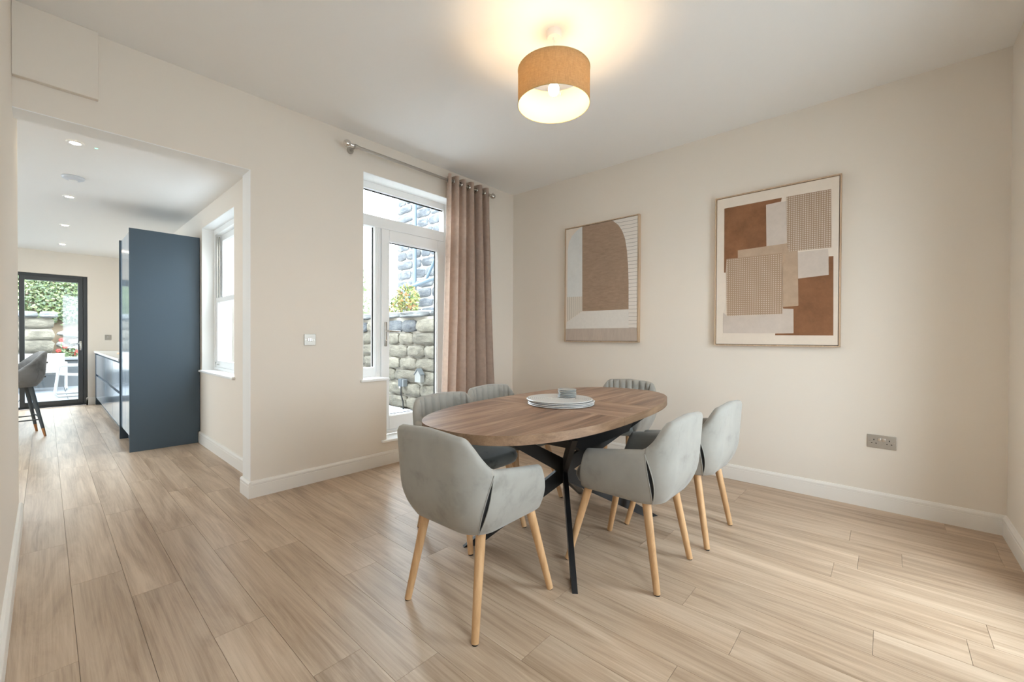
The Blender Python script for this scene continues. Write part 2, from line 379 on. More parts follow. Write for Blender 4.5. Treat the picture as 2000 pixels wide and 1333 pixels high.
# patio door of the kitchen
D2 = empty('door_2', (-4.46, 6.5, 0)); D2['kind'] = 'structure'
y0, y1 = 6.46, 6.53
part('frame', [(-3.27, -3.22, y0, y1, 0, 2.085), (-5.72, -5.67, y0, y1, 0, 2.085), (-5.67, -3.27, y0, y1, 2.04, 2.085), (-5.67, -3.27, y0, y1, 0, .035)], ALU, D2)
for i, (a, b) in enumerate(((-3.945, -3.272), (-4.80, -3.955), (-5.67, -4.81))):
    lf = part('door_leaf', [(a, a+.055, y0-.01, y1-.01, .035, 2.04), (b-.055, b, y0-.01, y1-.01, .035, 2.04), (a+.055, b-.055, y0-.01, y1-.01, 1.98, 2.04), (a+.055, b-.055, y0-.01, y1-.01, .035, .10)], ALU, D2)
    part('pane', [(a+.055, b-.055, 6.488, 6.494, .10, 1.98)], GLASS, lf, 0)
    if i == 0:
        bm = BM(); o0 = root_loc(lf)
        tube(bm, [Vector((-3.30, y0-.01, 1.0))-o0, Vector((-3.30, y0-.055, 1.0))-o0, Vector((-3.31, y0-.06, 1.0))-o0, Vector((-3.42, y0-.06, 1.0))-o0], .009, 8)
        box(bm, -3.312-o0.x, -3.288-o0.x, y0-.018-o0.y, y0-.008-o0.y, .89, 1.04, .003)
        finish('handle', bm, CHROME, lf, True)

# ------------------------------------------------------------------ dining chair
def shell_pieces(w, yf, yb, r, z0, ztop, k_of, thick, seam_s, nch=11, chan=.007, zin=.43, ncol=8, narm=22, groove=.006, rows=11, slant=0):
    """U-shaped tub in three closed pieces. Returns dict of bmesh + seam polylines."""
    straight = yf-(yb+r); arc = PI/2*r; back = 2*(w-r); total = 2*straight+2*arc+back
    def plan(s):
        d = s*total; mir = 1
        if d > total/2: d = total-d; mir = -1
        if d < straight: p = Vector((w, yf-d)); n = Vector((1, 0))
        elif d < straight+arc:
            a = (d-straight)/r; p = Vector((w-r+r*math.cos(a), yb+r-r*math.sin(a))); n = Vector((math.cos(a), -math.sin(a)))
        else:
            p = Vector((w-r-(d-straight-arc), yb)); n = Vector((0, -1))
        return Vector((p.x*mir, p.y)), Vector((n.x*mir, n.y))
    def outer(s, z):
        m_ = min(s, 1-s); sg = 1 if s <= .5 else -1
        vv = max(0, min(1, (z-z0)/(.63-z0))) if slant else 1
        bump = (m_/seam_s if m_ < seam_s else (.5-m_)/(.5-seam_s))
        s = s+sg*slant*(1-vv)*max(0, bump)
        p, n = plan(s); kk = k_of(z)
        return Vector((p.x*kk, p.y*kk if p.y < 0 else p.y+(1-kk)*.10, z)), n
    def section(s, gshift, fr=1.0, bulge=0):
        zt = ztop(s); pts = []
        for j in range(rows+1):
            v = j/rows; z = z0+(zt-thick*.5-z0)*v
            ss = s+gshift*(math.sin(PI*min(1, v*1.05))**.8 if 0 < v < .95 else 0)/total
            q, n = outer(ss, z); pts.append(q)
        q, n = outer(s, zt-thick*.5); n3 = Vector((n.x, n.y, 0))
        for a in (.25, .5, .75):
            pts.append(q-n3*(thick/2)*(1-math.cos(PI*a))+Vector((0, 0, math.sin(PI*a)*thick*.5)))
        for j in range(rows-2, -1, -1):
            v = j/(rows-2); z = zin+(zt-thick*.5-zin)*v
            q, n = outer(s, z); n3 = Vector((n.x, n.y, 0)); pts.append(q-n3*(thick+bulge*min(1, v*3)+.012*(1-v)))
        q, n = outer(s, z0); pts.append(q-Vector((n.x, n.y, 0))*thick)
        if fr < 1:
            c = sum(pts, Vector())/len(pts)
            pts = [c+(q-c)*fr for q in pts]
        return pts
    def loft(cols):
        bm = BM(); rings = [[bm.verts.new(q) for q in c] for c in cols]
        for a, b in zip(rings, rings[1:]):
            for i in range(len(a)):
                i2 = (i+1) % len(a); bm.faces.new((a[i], a[i2], b[i2], b[i]))
        bm.faces.new(rings[0]); bm.faces.new(list(reversed(rings[-1])))
        return bm
    out = {}
    cols = []
    nb = nch*ncol
    for i in range(nb+1):
        f = i/nb; s = seam_s+(1-2*seam_s)*f; c = (f*nch) % 1.0
        bl = chan*(1-abs(2*c-1)**2.5)-chan*.5
        g = groove if i == 0 else (-groove if i == nb else 0)
        cols.append(section(s, g, 1, bl))
    out['back'] = loft(cols)
    for nm, sgn in (('armR', 0), ('armL', 1)):
        cols = []
        for i in range(narm+1):
            f = (i/narm)**1.35; s = seam_s*f
            fr = 1.0 if i > 3 else (.80, .92, .97, .99)[i]
            g = -groove if i == narm else 0
            if sgn: s = 1-s; g = -g
            cols.append(section(s, g, fr))
        out[nm] = loft(cols)
    lines = []
    for s, g in ((seam_s, 1), (1-seam_s, -1)):
        for e in (groove*g, -groove*g):
            zt = ztop(s); L = []
            for j in range(rows+1):
                v = j/rows; z = z0+(zt-thick*.5-z0)*v
                ss = s+e*(math.sin(PI*min(1, v*1.05))**.8 if 0 < v < .95 else 0)/total
                q, n = outer(ss, z); L.append(q+Vector((n.x, n.y, 0))*.001)
            lines.append(L)
    # underside cap plate
    bm = BM(); ring = [bm.verts.new(outer(i/60, z0+.004)[0]*1.0) for i in range(61)]
    bm.faces.new(ring); r_ = bmesh.ops.extrude_face_region(bm, geom=list(bm.faces))
    for v in [g for g in r_['geom'] if isinstance(g, bmesh.types.BMVert)]: v.co.z += .04
    for v in bm.verts: v.co.x *= .97; v.co.y *= .97
    out['base'] = bm
    out['lines'] = lines
    return out
def rounded_slab(bm, hx, y0, y1, z0, z1, n=3.6, seg=48, edge=.03, dome=.012, front=1.0):
    cy = (y0+y1)/2; hy = (y1-y0)/2
    def ring(inset, z):
        R = []
        for i in range(seg):
            a = 2*PI*i/seg; c, s = math.cos(a), math.sin(a)
            x = (hx-inset)*math.copysign(abs(c)**(2/n), c); y = (hy-inset)*math.copysign(abs(s)**(2/n), s)
            R.append(bm.verts.new((x, cy+y, z)))
        return R
    L = [ring(edge, z0), ring(edge*.3, z0+edge*.3), ring(0, z0+edge), ring(0, z1-edge), ring(edge*.3, z1-edge*.3), ring(edge, z1), ring(hx*.5, z1+dome*.7), ring(hx*.9, z1+dome)]
    for a, b in zip(L, L[1:]):
        for i in range(seg): bm.faces.new((a[i], a[(i+1) % seg], b[(i+1) % seg], b[i]))
    bm.faces.new(list(reversed(L[0]))); bm.faces.new(L[-1])
def chair_ztop(s):
    t = min(s, 1-s)*2      # 0 front of arm, 1 centre of back
    # arm: front .585 -> .675 at seam, back: .80
    if t < .06: return .495+.10*math.sin(t/.06*PI/2)
    if t < .47: return .595+.042*((t-.06)/.41)
    u = min(1, (t-.47)/.25); e = u*u*(3-2*u)
    return .637+.118*e+(.022*((t-.6)/.4)**.7 if t > .6 else 0)
def chair_k(z):
    k = max(0, min(1, (z-.385)/.415))
    return 1-.085*(1-k)-.15*max(0, 1-k/.38)**2.2
def make_chair():
    root = empty('dining_chair')
    P = shell_pieces(.275, .13, -.31, .13, .385, chair_ztop, chair_k, .042, .255, chan=.016, groove=.010, slant=.05)
    b = finish('backrest', P['back'], VELVET, root, True, 60)
    a1 = finish('armrest', P['armR'], VELVET, root, True, 60); a2 = finish('armrest', P['armL'], VELVET, root, True, 60)
    for i, L in enumerate(P['lines']):
        bm = BM(); tube(bm, L, .0022, 6); finish('piping', bm, VELVET, (b if i in (0, 2) else (a1 if i == 1 else a2)), True)
    for i in (0, 2):
        bm = BM(); A, B = P['lines'][i], P['lines'][i+1]
        n = len(A)
        va = [bm.verts.new(A[j]*.995) for j in range(n)]; vb = [bm.verts.new(B[j]*.995) for j in range(n)]
        vm = [bm.verts.new(Vector((((A[j]+B[j])/2).x*.985, ((A[j]+B[j])/2).y*.985, A[j].z))) for j in range(n)]
        for j in range(1, n-2):
            bm.faces.new((va[j], va[j+1], vm[j+1], vm[j])); bm.faces.new((vm[j], vm[j+1], vb[j+1], vb[j]))
        finish('seam_groove', bm, SEAM, b)
    finish('seat_base', P['base'], VELVET, root)
    bm = BM(); rounded_slab(bm, .225, -.235, .235, .395, .468); finish('seat', bm, VELVETIN, root, True, 50)
    for sx in (-1, 1):
        for (tx, ty, fx, fy) in ((.165, .125, .215, .225), (.160, -.16, .203, -.235)):
            bm = BM(); tube(bm, [(sx*tx, ty, .41), (sx*fx, fy, .004)], [.0205, .0145], 14)
            l = finish('leg', bm, BEECH, root, True)
            bm = BM(); tube(bm, [(sx*fx, fy, .006), (sx*fx, fy, 0)], .0125, 12); finish('glide', bm, RUBBER, l, True)
    return root
chair = make_chair()
spots = [(-2.405, -1.965, -PI/2+.03, 'grey velvet tub dining chair nearest the camera, at the left table end'),
         (-1.695, -2.315, 0.0, 'grey velvet tub chair on the near long side, beside the black table leg'),
         (-1.125, -2.355, -.02, 'grey velvet tub chair on the near long side, closest to the picture wall'),
         (-2.00, -1.47, PI, 'fluted grey tub chair on the far side, in front of the glazed door'),
         (-1.47, -1.36, PI, 'fluted grey tub chair on the far side, in front of the curtain'),
         (-.63, -1.67, PI/2+.05, 'dark grey tub chair at the far table end below the arch picture')]
for i, (x, y, a, lab) in enumerate(spots):
    c = chair if i == 0 else copy_tree(chair)
    c.location = (x, y, 0); c.rotation_euler.z = a
    tag(c, lab, 'chair', 'dining chairs round the oval table')

# ------------------------------------------------------------------ dining table
TC = Vector((-1.667, -1.90, 0)); TA = .055
T = empty('dining_table', TC, TA); tag(T, 'oval wooden dining table on crossed black steel legs', 'table')
a, b, n = .928, .449, 2.6
def sup(t):
    c, s = math.cos(t), math.sin(t)
    return Vector((a*math.copysign(abs(c)**(2/n), c), b*math.copysign(abs(s)**(2/n), s)))
def top_panel(name, x0, x1, mat):
    pts = []
    for i in range(240):
        q = sup(2*PI*i/240); pts.append(Vector((min(max(q.x, x0), x1), q.y)))
    if x0 > -a or x1 < a:
        pts = []
        xs0, xs1 = max(x0, -a), min(x1, a)
        N_ = 90
        f = lambda x: b*max(0, 1-abs(x/a)**n)**(1/n)
        ts = [i/N_ for i in range(N_+1)]
        # cosine spacing towards the round ends
        X = []
        for t in ts:
            if xs0 <= -a+1e-6 and xs1 >= a-1e-6: e = (1-math.cos(PI*t))/2
            elif xs0 <= -a+1e-6: e = 1-math.cos(PI/2*t)
            elif xs1 >= a-1e-6: e = math.sin(PI/2*t)
            else: e = t
            X.append(xs0+(xs1-xs0)*e)
        up_ = [Vector((x, f(x))) for x in X]; dn = [Vector((x, -f(x))) for x in reversed(X)]
        pts = []
        for q in up_+dn:
            if not pts or (q-pts[-1]).length > 1e-4: pts.append(q)
        if (pts[0]-pts[-1]).length < 1e-4: pts.pop()
    bm = BM(); prism(bm, [(q.x, q.y) for q in pts], .7055, .745)
    bm.normal_update()
    for fc in bm.faces:
        fc.material_index = 0 if abs(fc.normal.z) > .5 else 1
    o = finish(name, bm, [mat, EDGE], T)
    return o
top_panel('table_top_panel', -2, -.1915, TABLE); top_panel('table_leaf', -.190, .190, LEAF); top_panel('table_top_panel', .1915, 2, TABLE)
SEAMLIGHT = plain('seam_light', (.42, .30, .21), .5)
for sx in (-1, 1):
    yy = b*(1-abs(.19/a)**n)**(1/n)-.004
    boxo('joint_strip', (sx*.1908-.0035, sx*.1908+.0035, -yy, yy, .7448, .7454), SEAMLIGHT, T)
bm = BM()
prism(bm, [(-.46, .7050), (-.44, .675), (-.25, .562), (.33, .562), (.47, .675), (.49, .7050)], -.25, .25, 'XZ')
finish('under_frame', bm, BLACK, T)
ZC = .36
for ang_p in ((-.46, -.335), (-.475, .31), (.535, -.325), (.62, .24)):
    d = Vector(ang_p); L = d.length; d.normalize(); nrm = Vector((-d.y, d.x))
    bm = BM(); hw = .046; th = .0125
    # V shaped plate in (radial, z)
    tip = L
    pr = [(0, ZC-hw*1.35), (tip-.055, 0), (tip+.03, 0), (.055, ZC+.0), (tip*.93+.03, .664), (tip*.93-.075, .664), (0, ZC+hw*1.35)]
    A = [bm.verts.new((d.x*r-nrm.x*th, d.y*r-nrm.y*th, z)) for r, z in pr]; B = [bm.verts.new((d.x*r+nrm.x*th, d.y*r+nrm.y*th, z)) for r, z in pr]
    # two convex-ish halves
    lo = [0, 1, 2, 3]; hi = [3, 4, 5, 6]
    for F in (lo, hi, [0, 3, 6]):
        bm.faces.new([A[i] for i in F]); bm.faces.new([B[i] for i in reversed(F)])
    for i in range(7): bm.faces.new((A[i], A[(i+1) % 7], B[(i+1) % 7], B[i]))
    finish('leg', bm, BLACK, T)

# placemats and coasters
MATM, nt, pp = newmat('woven_silver')
tc = N(nt, 'ShaderNodeTexCoord'); wv = N(nt, 'ShaderNodeTexWave', wave_type='RINGS', rings_direction='Z', Scale=28.0, Distortion=.6, Detail=2.0)
nt.links.new(tc.outputs['Object'], wv.inputs['Vector'])
nt.links.new(ramp(nt, wv.outputs['Fac'], [(.2, (.50, .50, .49)), (.7, (.76, .76, .75))]), pp.inputs['Base Color'])
pp.inputs['Roughness'].default_value = .38; pp.inputs['Metallic'].default_value = .25; addbump(nt, pp, wv.outputs['Fac'], .5, .003)
bm = BM(); lathe(bm, [(0, 0), (.176, 0), (.185, .0012), (.190, .0045), (.186, .0075), (.178, .0066), (0, .0062)], 64)
mesh_mat = None
names = ['lowest round silver placemat of the stack on the table', 'second round silver placemat from the bottom of the stack', 'round silver placemat second from the top of the stack', 'topmost round silver placemat, with the coasters on it']
pmx = finish('placemat', bm, MATM, None, True)
for i in range(4):
    o = pmx if i == 0 else pmx.copy()
    if i: COL.objects.link(o)
    o.location = (-1.70+random.uniform(-.009, .009), -1.89+random.uniform(-.009, .009), 0.7456+.0082*i); o.rotation_euler.z = random.random()*6
    tag(o, names[i], 'placemat', 'stacked placemats on the table')
bm = BM(); lathe(bm, [(0, 0), (.047, 0), (.053, .0022), (.0545, .0042), (.052, .0068), (.046, .0074), (0, .0074)], 40)
cn = ['lowest small silver coaster of the little stack', 'second small silver coaster from the bottom', 'third small silver coaster from the bottom', 'fourth small silver coaster from the bottom', 'small silver coaster just below the top one', 'topmost small silver coaster of the little stack']
cs = finish('coaster', bm, plain('silver_grey', (.42, .43, .42), .35, .3), None, True)
for i in range(6):
    o = cs if i == 0 else cs.copy()
    if i: COL.objects.link(o)
    o.location = (-1.625+random.uniform(-.002, .002), -1.885+random.uniform(-.002, .002), .7456+.0082*3+.0078+.0078*i); o.rotation_euler.z = random.random()*6
    tag(o, cn[i], 'coaster', 'stacked coasters')

# ------------------------------------------------------------------ pendant lamp
LX, LY = -1.82, -1.919
lamp = empty('pendant_lamp', (LX, LY, H)); tag(lamp, 'drum pendant lamp with tan linen shade and lit bulb', 'lamp')
bm = BM(); lathe(bm, [(0, 0), (.040, 0), (.041, -.004), (.040, -.03), (.036, -.036), (0, -.036)], 32); finish('ceiling_rose', bm, WHITEPLASTIC, lamp, True)
bm = BM(); tube(bm, [(0, 0, -.03), (0, 0, -.245)], .003, 8); lathe(bm, [(.0, -.034), (.009, -.036), (.006, -.05), (0, -.051)], 12); finish('flex', bm, WHITEPLASTIC, lamp, True)
def shademat(name, col, tr, fab):
    m = bpy.data.materials.new(name); m.use_nodes = True; nt = m.node_tree; nt.nodes.remove(nt.nodes['Principled BSDF'])
    d = N(nt, 'ShaderNodeBsdfDiffuse', Color=(*col, 1)); t = N(nt, 'ShaderNodeBsdfTranslucent', Color=(*tr, 1)); mx = N(nt, 'ShaderNodeMixShader'); mx.inputs[0].default_value = .4
    if fab:
        tc = N(nt, 'ShaderNodeTexCoord'); mp = N(nt, 'ShaderNodeMapping'); mp.inputs['Scale'].default_value = (60, 60, 420); nt.links.new(tc.outputs['Object'], mp.inputs['Vector'])
        n1 = N(nt, 'ShaderNodeTexNoise', Scale=1.0, Detail=3.0); nt.links.new(mp.outputs[0], n1.inputs['Vector'])
        mp2 = N(nt, 'ShaderNodeMapping'); mp2.inputs['Scale'].default_value = (380, 380, 30); nt.links.new(tc.outputs['Object'], mp2.inputs['Vector'])
        n2 = N(nt, 'ShaderNodeTexNoise', Scale=1.0, Detail=3.0); nt.links.new(mp2.outputs[0], n2.inputs['Vector'])
        ad = N(nt, 'ShaderNodeMath', operation='ADD'); nt.links.new(n1.outputs['Fac'], ad.inputs[0]); nt.links.new(n2.outputs['Fac'], ad.inputs[1])
        dv = N(nt, 'ShaderNodeMath', operation='MULTIPLY'); dv.inputs[1].default_value = .5; nt.links.new(ad.outputs[0], dv.inputs[0])
        nt.links.new(ramp(nt, dv.outputs[0], [(.35, tuple(x*.72 for x in col)), (.65, tuple(min(1, x*1.2) for x in col))]), d.inputs['Color'])
    nt.links.new(d.outputs[0], mx.inputs[1]); nt.links.new(t.outputs[0], mx.inputs[2]); nt.links.new(mx.outputs[0], nt.nodes['Material Output'].inputs['Surface'])
    return m
LINEN = shademat('tan_linen', (.52, .39, .23), (.42, .29, .15), True)
LINING = shademat('white_lining', (.58, .50, .38), (.55, .45, .32), False)
R_ = .195; zt, zb = 2.587-H, 2.40-H
bm = BM(); lathe(bm, [(R_, zb), (R_, zt)], 96); sh = finish('lamp_shade', bm, LINEN, lamp, True)
bm = BM(); lathe(bm, [(R_-.002, zb), (R_-.002, zt)], 96); finish('lining', bm, LINING, sh, True)
BRASS = plain('shade_rim', (.42, .33, .14), .5)
for z in (zb, zt):
    bm = BM(); tube(bm, [(R_*math.cos(2*PI*i/96), R_*math.sin(2*PI*i/96), z) for i in range(97)], .0018, 6, False); finish('rim', bm, BRASS, sh, True)
bm = BM()
lathe(bm, [(.022, zt-.035), (.034, zt-.035), (.034, zt-.037), (.022, zt-.037), (.022, zt-.035)], 24)
for i in range(3):
    an = 2*PI*i/3+.4; tube(bm, [(.03*math.cos(an), .03*math.sin(an), zt-.036), ((R_-.02)*math.cos(an), (R_-.02)*math.sin(an), zt-.036), ((R_-.003)*math.cos(an), (R_-.003)*math.sin(an), zt-.002)], .0016, 6)
finish('spider_ring', bm, WHITEPLASTIC, lamp, True)
bm = BM(); lathe(bm, [(0, -.235), (.014, -.235), (.02, -.245), (.02, -.275), (0, -.276)], 20); finish('lamp_holder', bm, WHITEPLASTIC, lamp, True)
BULB = emit('warm_bulb', (1.0, .72, .42), 95)
bm = BM(); sphere(bm, (0, 0, -.315), .030, 20, 12, (1, 1, 1.15)); finish('bulb', bm, BULB, lamp, True)

# ------------------------------------------------------------------ curtain rod and curtain
RY, RZ = -.10, 2.655
rod = empty('curtain_rod', (-1.27, RY, RZ)); tag(rod, 'brushed steel curtain pole with ball ends above the glazed door', 'curtain rod')
bm = BM(); tube(bm, [(-.775, 0, 0), (.80, 0, 0)], .0125, 16); finish('pole', bm, STEEL, rod, True)
for x, sg in ((-.815, -1), (.825, 1)):
    bm = BM(); sphere(bm, (x, 0, 0), .030, 20, 14); tube(bm, [(x-sg*.025, 0, 0), (x-sg*.05, 0, 0)], [.012, .016], 14); finish('finial', bm, CHROME, rod, True)
for x in (-.74, .76):
    bm = BM(); tube(bm, [(x, .02, -.002), (x, -RY-.004, -.002)], .008, 10); lathe(bm, [(0, -RY-.012), (.026, -RY-.010), (.028, -RY-.004), (.028, -RY-.0005), (0, -RY-.0005)], 24, (x, 0, -.002), 'Y')
    tube(bm, [(x-.012, 0, 0), (x+.012, 0, 0)], .017, 16); finish('bracket', bm, STEEL, rod, True)
cur = empty('curtain', (-.80, RY, 0)); tag(cur, 'taupe velvet eyelet curtain drawn to the right of the door', 'curtain')
NC, NR = 260, 24; npl = 6
def cur_pt(f, v):   # f 0..1 across, v 0..1 top to bottom
    width0, width1 = .58, .80
    wv_ = width0+(width1-width0)*v**1.3
    xc = .01+.015*v
    ph = npl*2*PI*(.06+.94*f**.92)
    amp = .048+.012*v+.008*math.sin(f*11)
    x = xc+(f-.5)*wv_+.018*math.sin(2*ph+v*1.5)*(.4+.6*v)
    y = amp*math.cos(ph+.5*v*math.sin(f*7)) + .008*math.sin(v*5+f*20)*v
    return Vector((x, y, 2.705-(2.705-.02)*v))
bm = BM(); grid = [[bm.verts.new(cur_pt(i/NC, j/NR)) for i in range(NC+1)] for j in range(NR+1)]
for j in range(NR):
    for i in range(NC): bm.faces.new((grid[j][i], grid[j][i+1], grid[j+1][i+1], grid[j+1][i]))
bmesh.ops.solidify(bm, geom=list(bm.faces), thickness=.003)
finish('fabric', bm, CURTAIN, cur, True, 80)
for kx in range(2*npl):
    ph = PI/2+kx*PI; f = max(0, (ph/(npl*2*PI)-.06)/.94)
    if f <= 0: continue
    f = f**(1/.92)
    if f > 1: continue
    p0 = cur_pt(f, .017); p1 = cur_pt(min(1, f+.004), .017); t = (p1-p0).normalized(); nn = Vector((t.y, -t.x, 0))
    bm = BM(); q = Vector((p0.x, p0.y, RZ)); e1 = Vector((t.x, t.y, 0)).normalized(); e2 = Vector((0, 0, 1))
    for off in (-.003, .003):
        tube(bm, [q+nn*off+(e1*math.cos(2*PI*i/20)+e2*math.sin(2*PI*i/20))*.023 for i in range(21)], .004, 6, False)
    finish('eyelet', bm, CHROME, cur, True)

# ------------------------------------------------------------------ pictures on the right wall
def paint(name, col, var=.18, vs=14, stretch=(1, 1, 1)):
    m, nt, p = newmat(name); tc = N(nt, 'ShaderNodeTexCoord'); mp = N(nt, 'ShaderNodeMapping'); mp.inputs['Scale'].default_value = stretch
    nt.links.new(tc.outputs['Object'], mp.inputs['Vector'])
    n = N(nt, 'ShaderNodeTexNoise', Scale=vs, Detail=7.0, Roughness=.7); nt.links.new(mp.outputs[0], n.inputs['Vector'])
    nt.links.new(ramp(nt, n.outputs['Fac'], [(.3, tuple(x*(1-var) for x in col)), (.7, tuple(min(1, x*(1+var)) for x in col))]), p.inputs['Base Color'])
    p.inputs['Roughness'].default_value = .85; p.inputs['Specular IOR Level'].default_value = .2
    addbump(nt, p, n.outputs['Fac'], .12, .001); return m
def gridpaint(name, line, hole, fy, fz, thr=.35, soft=.1):
    m, nt, p = newmat(name); L = nt.links.new; tc = N(nt, 'ShaderNodeTexCoord'); sp = N(nt, 'ShaderNodeSeparateXYZ'); L(tc.outputs['Object'], sp.inputs[0])
    o_ = []
    for ax, f in (('Y', fy), ('Z', fz)):
        mu = N(nt, 'ShaderNodeMath', operation='MULTIPLY'); mu.inputs[1].default_value = f*PI; L(sp.outputs[ax], mu.inputs[0])
        si = N(nt, 'ShaderNodeMath', operation='SINE'); L(mu.outputs[0], si.inputs[0]); ab = N(nt, 'ShaderNodeMath', operation='ABSOLUTE'); L(si.outputs[0], ab.inputs[0]); o_.append(ab.outputs[0])
    mn = N(nt, 'ShaderNodeMath', operation='MULTIPLY'); L(o_[0], mn.inputs[0]); L(o_[1], mn.inputs[1])
    L(ramp(nt, mn.outputs[0], [(thr, line), (thr+soft, hole)]), p.inputs['Base Color']); p.inputs['Roughness'].default_value = .85; p.inputs['Specular IOR Level'].default_value = .2
    return m
def stripes(name, a_, b_, ax, f, thr, soft=.1):
    m, nt, p = newmat(name); L = nt.links.new; tc = N(nt, 'ShaderNodeTexCoord'); sp = N(nt, 'ShaderNodeSeparateXYZ'); L(tc.outputs['Object'], sp.inputs[0])
    nz = N(nt, 'ShaderNodeTexNoise', Scale=12.0); L(tc.outputs['Object'], nz.inputs['Vector'])
    m1 = N(nt, 'ShaderNodeMath', operation='MULTIPLY_ADD'); m1.inputs[1].default_value = .012; L(nz.outputs['Fac'], m1.inputs[0]); L(sp.outputs[ax], m1.inputs[2])
    mu = N(nt, 'ShaderNodeMath', operation='MULTIPLY'); mu.inputs[1].default_value = f*PI; L(m1.outputs[0], mu.inputs[0])
    si = N(nt, 'ShaderNodeMath', operation='SINE'); L(mu.outputs[0], si.inputs[0]); ab = N(nt, 'ShaderNodeMath', operation='ABSOLUTE'); L(si.outputs[0], ab.inputs[0])
    L(ramp(nt, ab.outputs[0], [(thr, a_), (thr+soft, b_)]), p.inputs['Base Color']); p.inputs['Roughness'].default_value = .85; p.inputs['Specular IOR Level'].default_value = .2
    return m
def picture(label, ya, yb_, za, zb_, patches, canvas_mat):
    yc, zc = (ya+yb_)/2, (za+zb_)/2; P = empty('framed_picture', (0, yc, zc)); tag(P, label, 'picture', 'framed abstract prints on the right wall')
    hy, hz = abs(yb_-ya)/2, (zb_-za)/2; t = .009
    bm = BM(); x0, x1 = -.042, -.001
    for bx in ((x0, x1, -hy, -hy+t, -hz, hz), (x0, x1, hy-t, hy, -hz, hz), (x0, x1, -hy+t, hy-t, hz-t, hz), (x0, x1, -hy+t, hy-t, -hz, -hz+t)): box(bm, *bx)
    finish('frame', bm, PALEWOOD, P)
    boxo('backing', (-.022, -.004, -hy+t, hy-t, -hz+t, hz-t), DARKHOLE, P)
    g = .004
    cv = boxo('canvas', (-.036, -.018, -hy+t+g, hy-t-g, -hz+t+g, hz-t-g), canvas_mat, P)
    for i, (nm, mat, pts) in enumerate(patches):
        bm = BM(); d0 = -.0362-.0004*i
        lim_y, lim_z = hy-t-g-.001, hz-t-g-.001
        q = [(max(-lim_y, min(lim_y, y-yc)), max(-lim_z, min(lim_z, z-zc))) for y, z in pts]
        prism(bm, q, d0-.0004, d0+.0002, 'YZ')
        finish('painted_'+nm, bm, mat, cv)
    return P
CREAM = paint('cream_canvas', (.76, .67, .58), .03)
OFFW = paint('off_white', (.74, .71, .68), .05, 20)
picture('tall framed print of a brown arch in a white room', -.765, -1.585, 1.086, 2.27, [
    ('cool_panel', paint('cool_white', (.70, .71, .70), .05, 10), [(-0.976, 2.261), (-0.921, 2.236), (-0.853, 2.184), (-0.812, 2.121), (-0.796, 2.031), (-0.795, 1.553), (-0.981, 1.547)]),
    ('striped_panel', stripes('fine_stripes', (.50, .45, .40), (.70, .65, .58), 'Y', 42, .35), [(-0.795, 1.553), (-0.981, 1.547), (-0.982, 1.4), (-0.797, 1.297)]),
    ('floor', paint('pale_floor', (.73, .70, .66), .04, 30), [(-0.982, 1.397), (-1.486, 1.396), (-1.488, 1.221), (-0.785, 1.221), (-0.79, 1.291)]),
    ('lined_panel', stripes('wavy_lines', (.36, .32, .29), (.76, .71, .66), 'Z', 29, .13, .08), [(-1.30, 2.262), (-1.57, 2.262), (-1.57, 1.221), (-1.488, 1.221), (-1.485, 1.646), (-1.479, 1.793), (-1.467, 1.941), (-1.447, 2.059), (-1.418, 2.137), (-1.377, 2.202), (-1.324, 2.249)]),
    ('band', paint('taupe_band', (.50, .42, .36), .10, 40, (1, 1, .15)), [(-0.77, 1.221), (-1.58, 1.221), (-1.58, 1.09), (-0.77, 1.09)]),
    ('arch', paint('brown_linen', (.36, .255, .185), .16, 60, (1, .25, 1)), [(-0.976, 2.262), (-1.31, 2.262), (-1.324, 2.249), (-1.377, 2.202), (-1.418, 2.137), (-1.447, 2.059), (-1.467, 1.941), (-1.479, 1.793), (-1.485, 1.646), (-1.486, 1.396), (-0.982, 1.397)]),
], CREAM)
BR = paint('rust_brown', (.25, .118, .06), .22, 7); WH = paint('chalk_wash', (.60, .52, .46), .08, 8); BE = paint('beige_wash', (.47, .345, .25), .10, 10)
picture('large framed print of overlapping brown and beige squares', -2.24, -3.05, 1.07, 2.262, [
    ('brown_square', BR, [(-2.307, 2.17), (-2.7, 2.172), (-2.695, 2.144), (-2.599, 2.14), (-2.604, 1.825), (-2.412, 1.82), (-2.409, 1.757), (-2.325, 1.762), (-2.321, 1.655), (-2.309, 1.656)]),
    ('chalk_square', WH, [(-2.602, 2.139), (-2.728, 2.141), (-2.734, 1.829), (-2.606, 1.825)]),
    ('rust_square', BR, [(-2.804, 1.563), (-2.983, 1.573), (-2.982, 1.701), (-3.008, 1.701), (-3.012, 1.15), (-2.666, 1.152), (-2.666, 1.165), (-2.781, 1.167), (-2.779, 1.344), (-2.715, 1.349), (-2.712, 1.362), (-2.806, 1.366)]),
    ('pale_square', WH, [(-2.801, 1.754), (-2.978, 1.755), (-2.983, 1.573), (-2.807, 1.563)]),
    ('chalk_strip', WH, [(-2.305, 1.334), (-2.334, 1.31), (-2.709, 1.311), (-2.709, 1.347), (-2.779, 1.344), (-2.781, 1.167), (-2.306, 1.169)]),
    ('beige_square', BE, [(-2.408, 1.821), (-2.748, 1.829), (-2.801, 1.829), (-2.809, 1.367), (-2.712, 1.362), (-2.707, 1.76), (-2.409, 1.757)]),
    ('cane_square', gridpaint('cane_light', (.36, .25, .175), (.62, .52, .43), 72, 72, .45, .12), [(-2.73, 2.171), (-2.992, 2.167), (-2.996, 1.762), (-2.749, 1.766), (-2.737, 1.808)]),
    ('cane_panel', gridpaint('cane_dark', (.38, .265, .185), (.64, .53, .43), 66, 66, .6, .15), [(-2.327, 1.762), (-2.706, 1.76), (-2.711, 1.311), (-2.332, 1.307)]),
], CREAM)

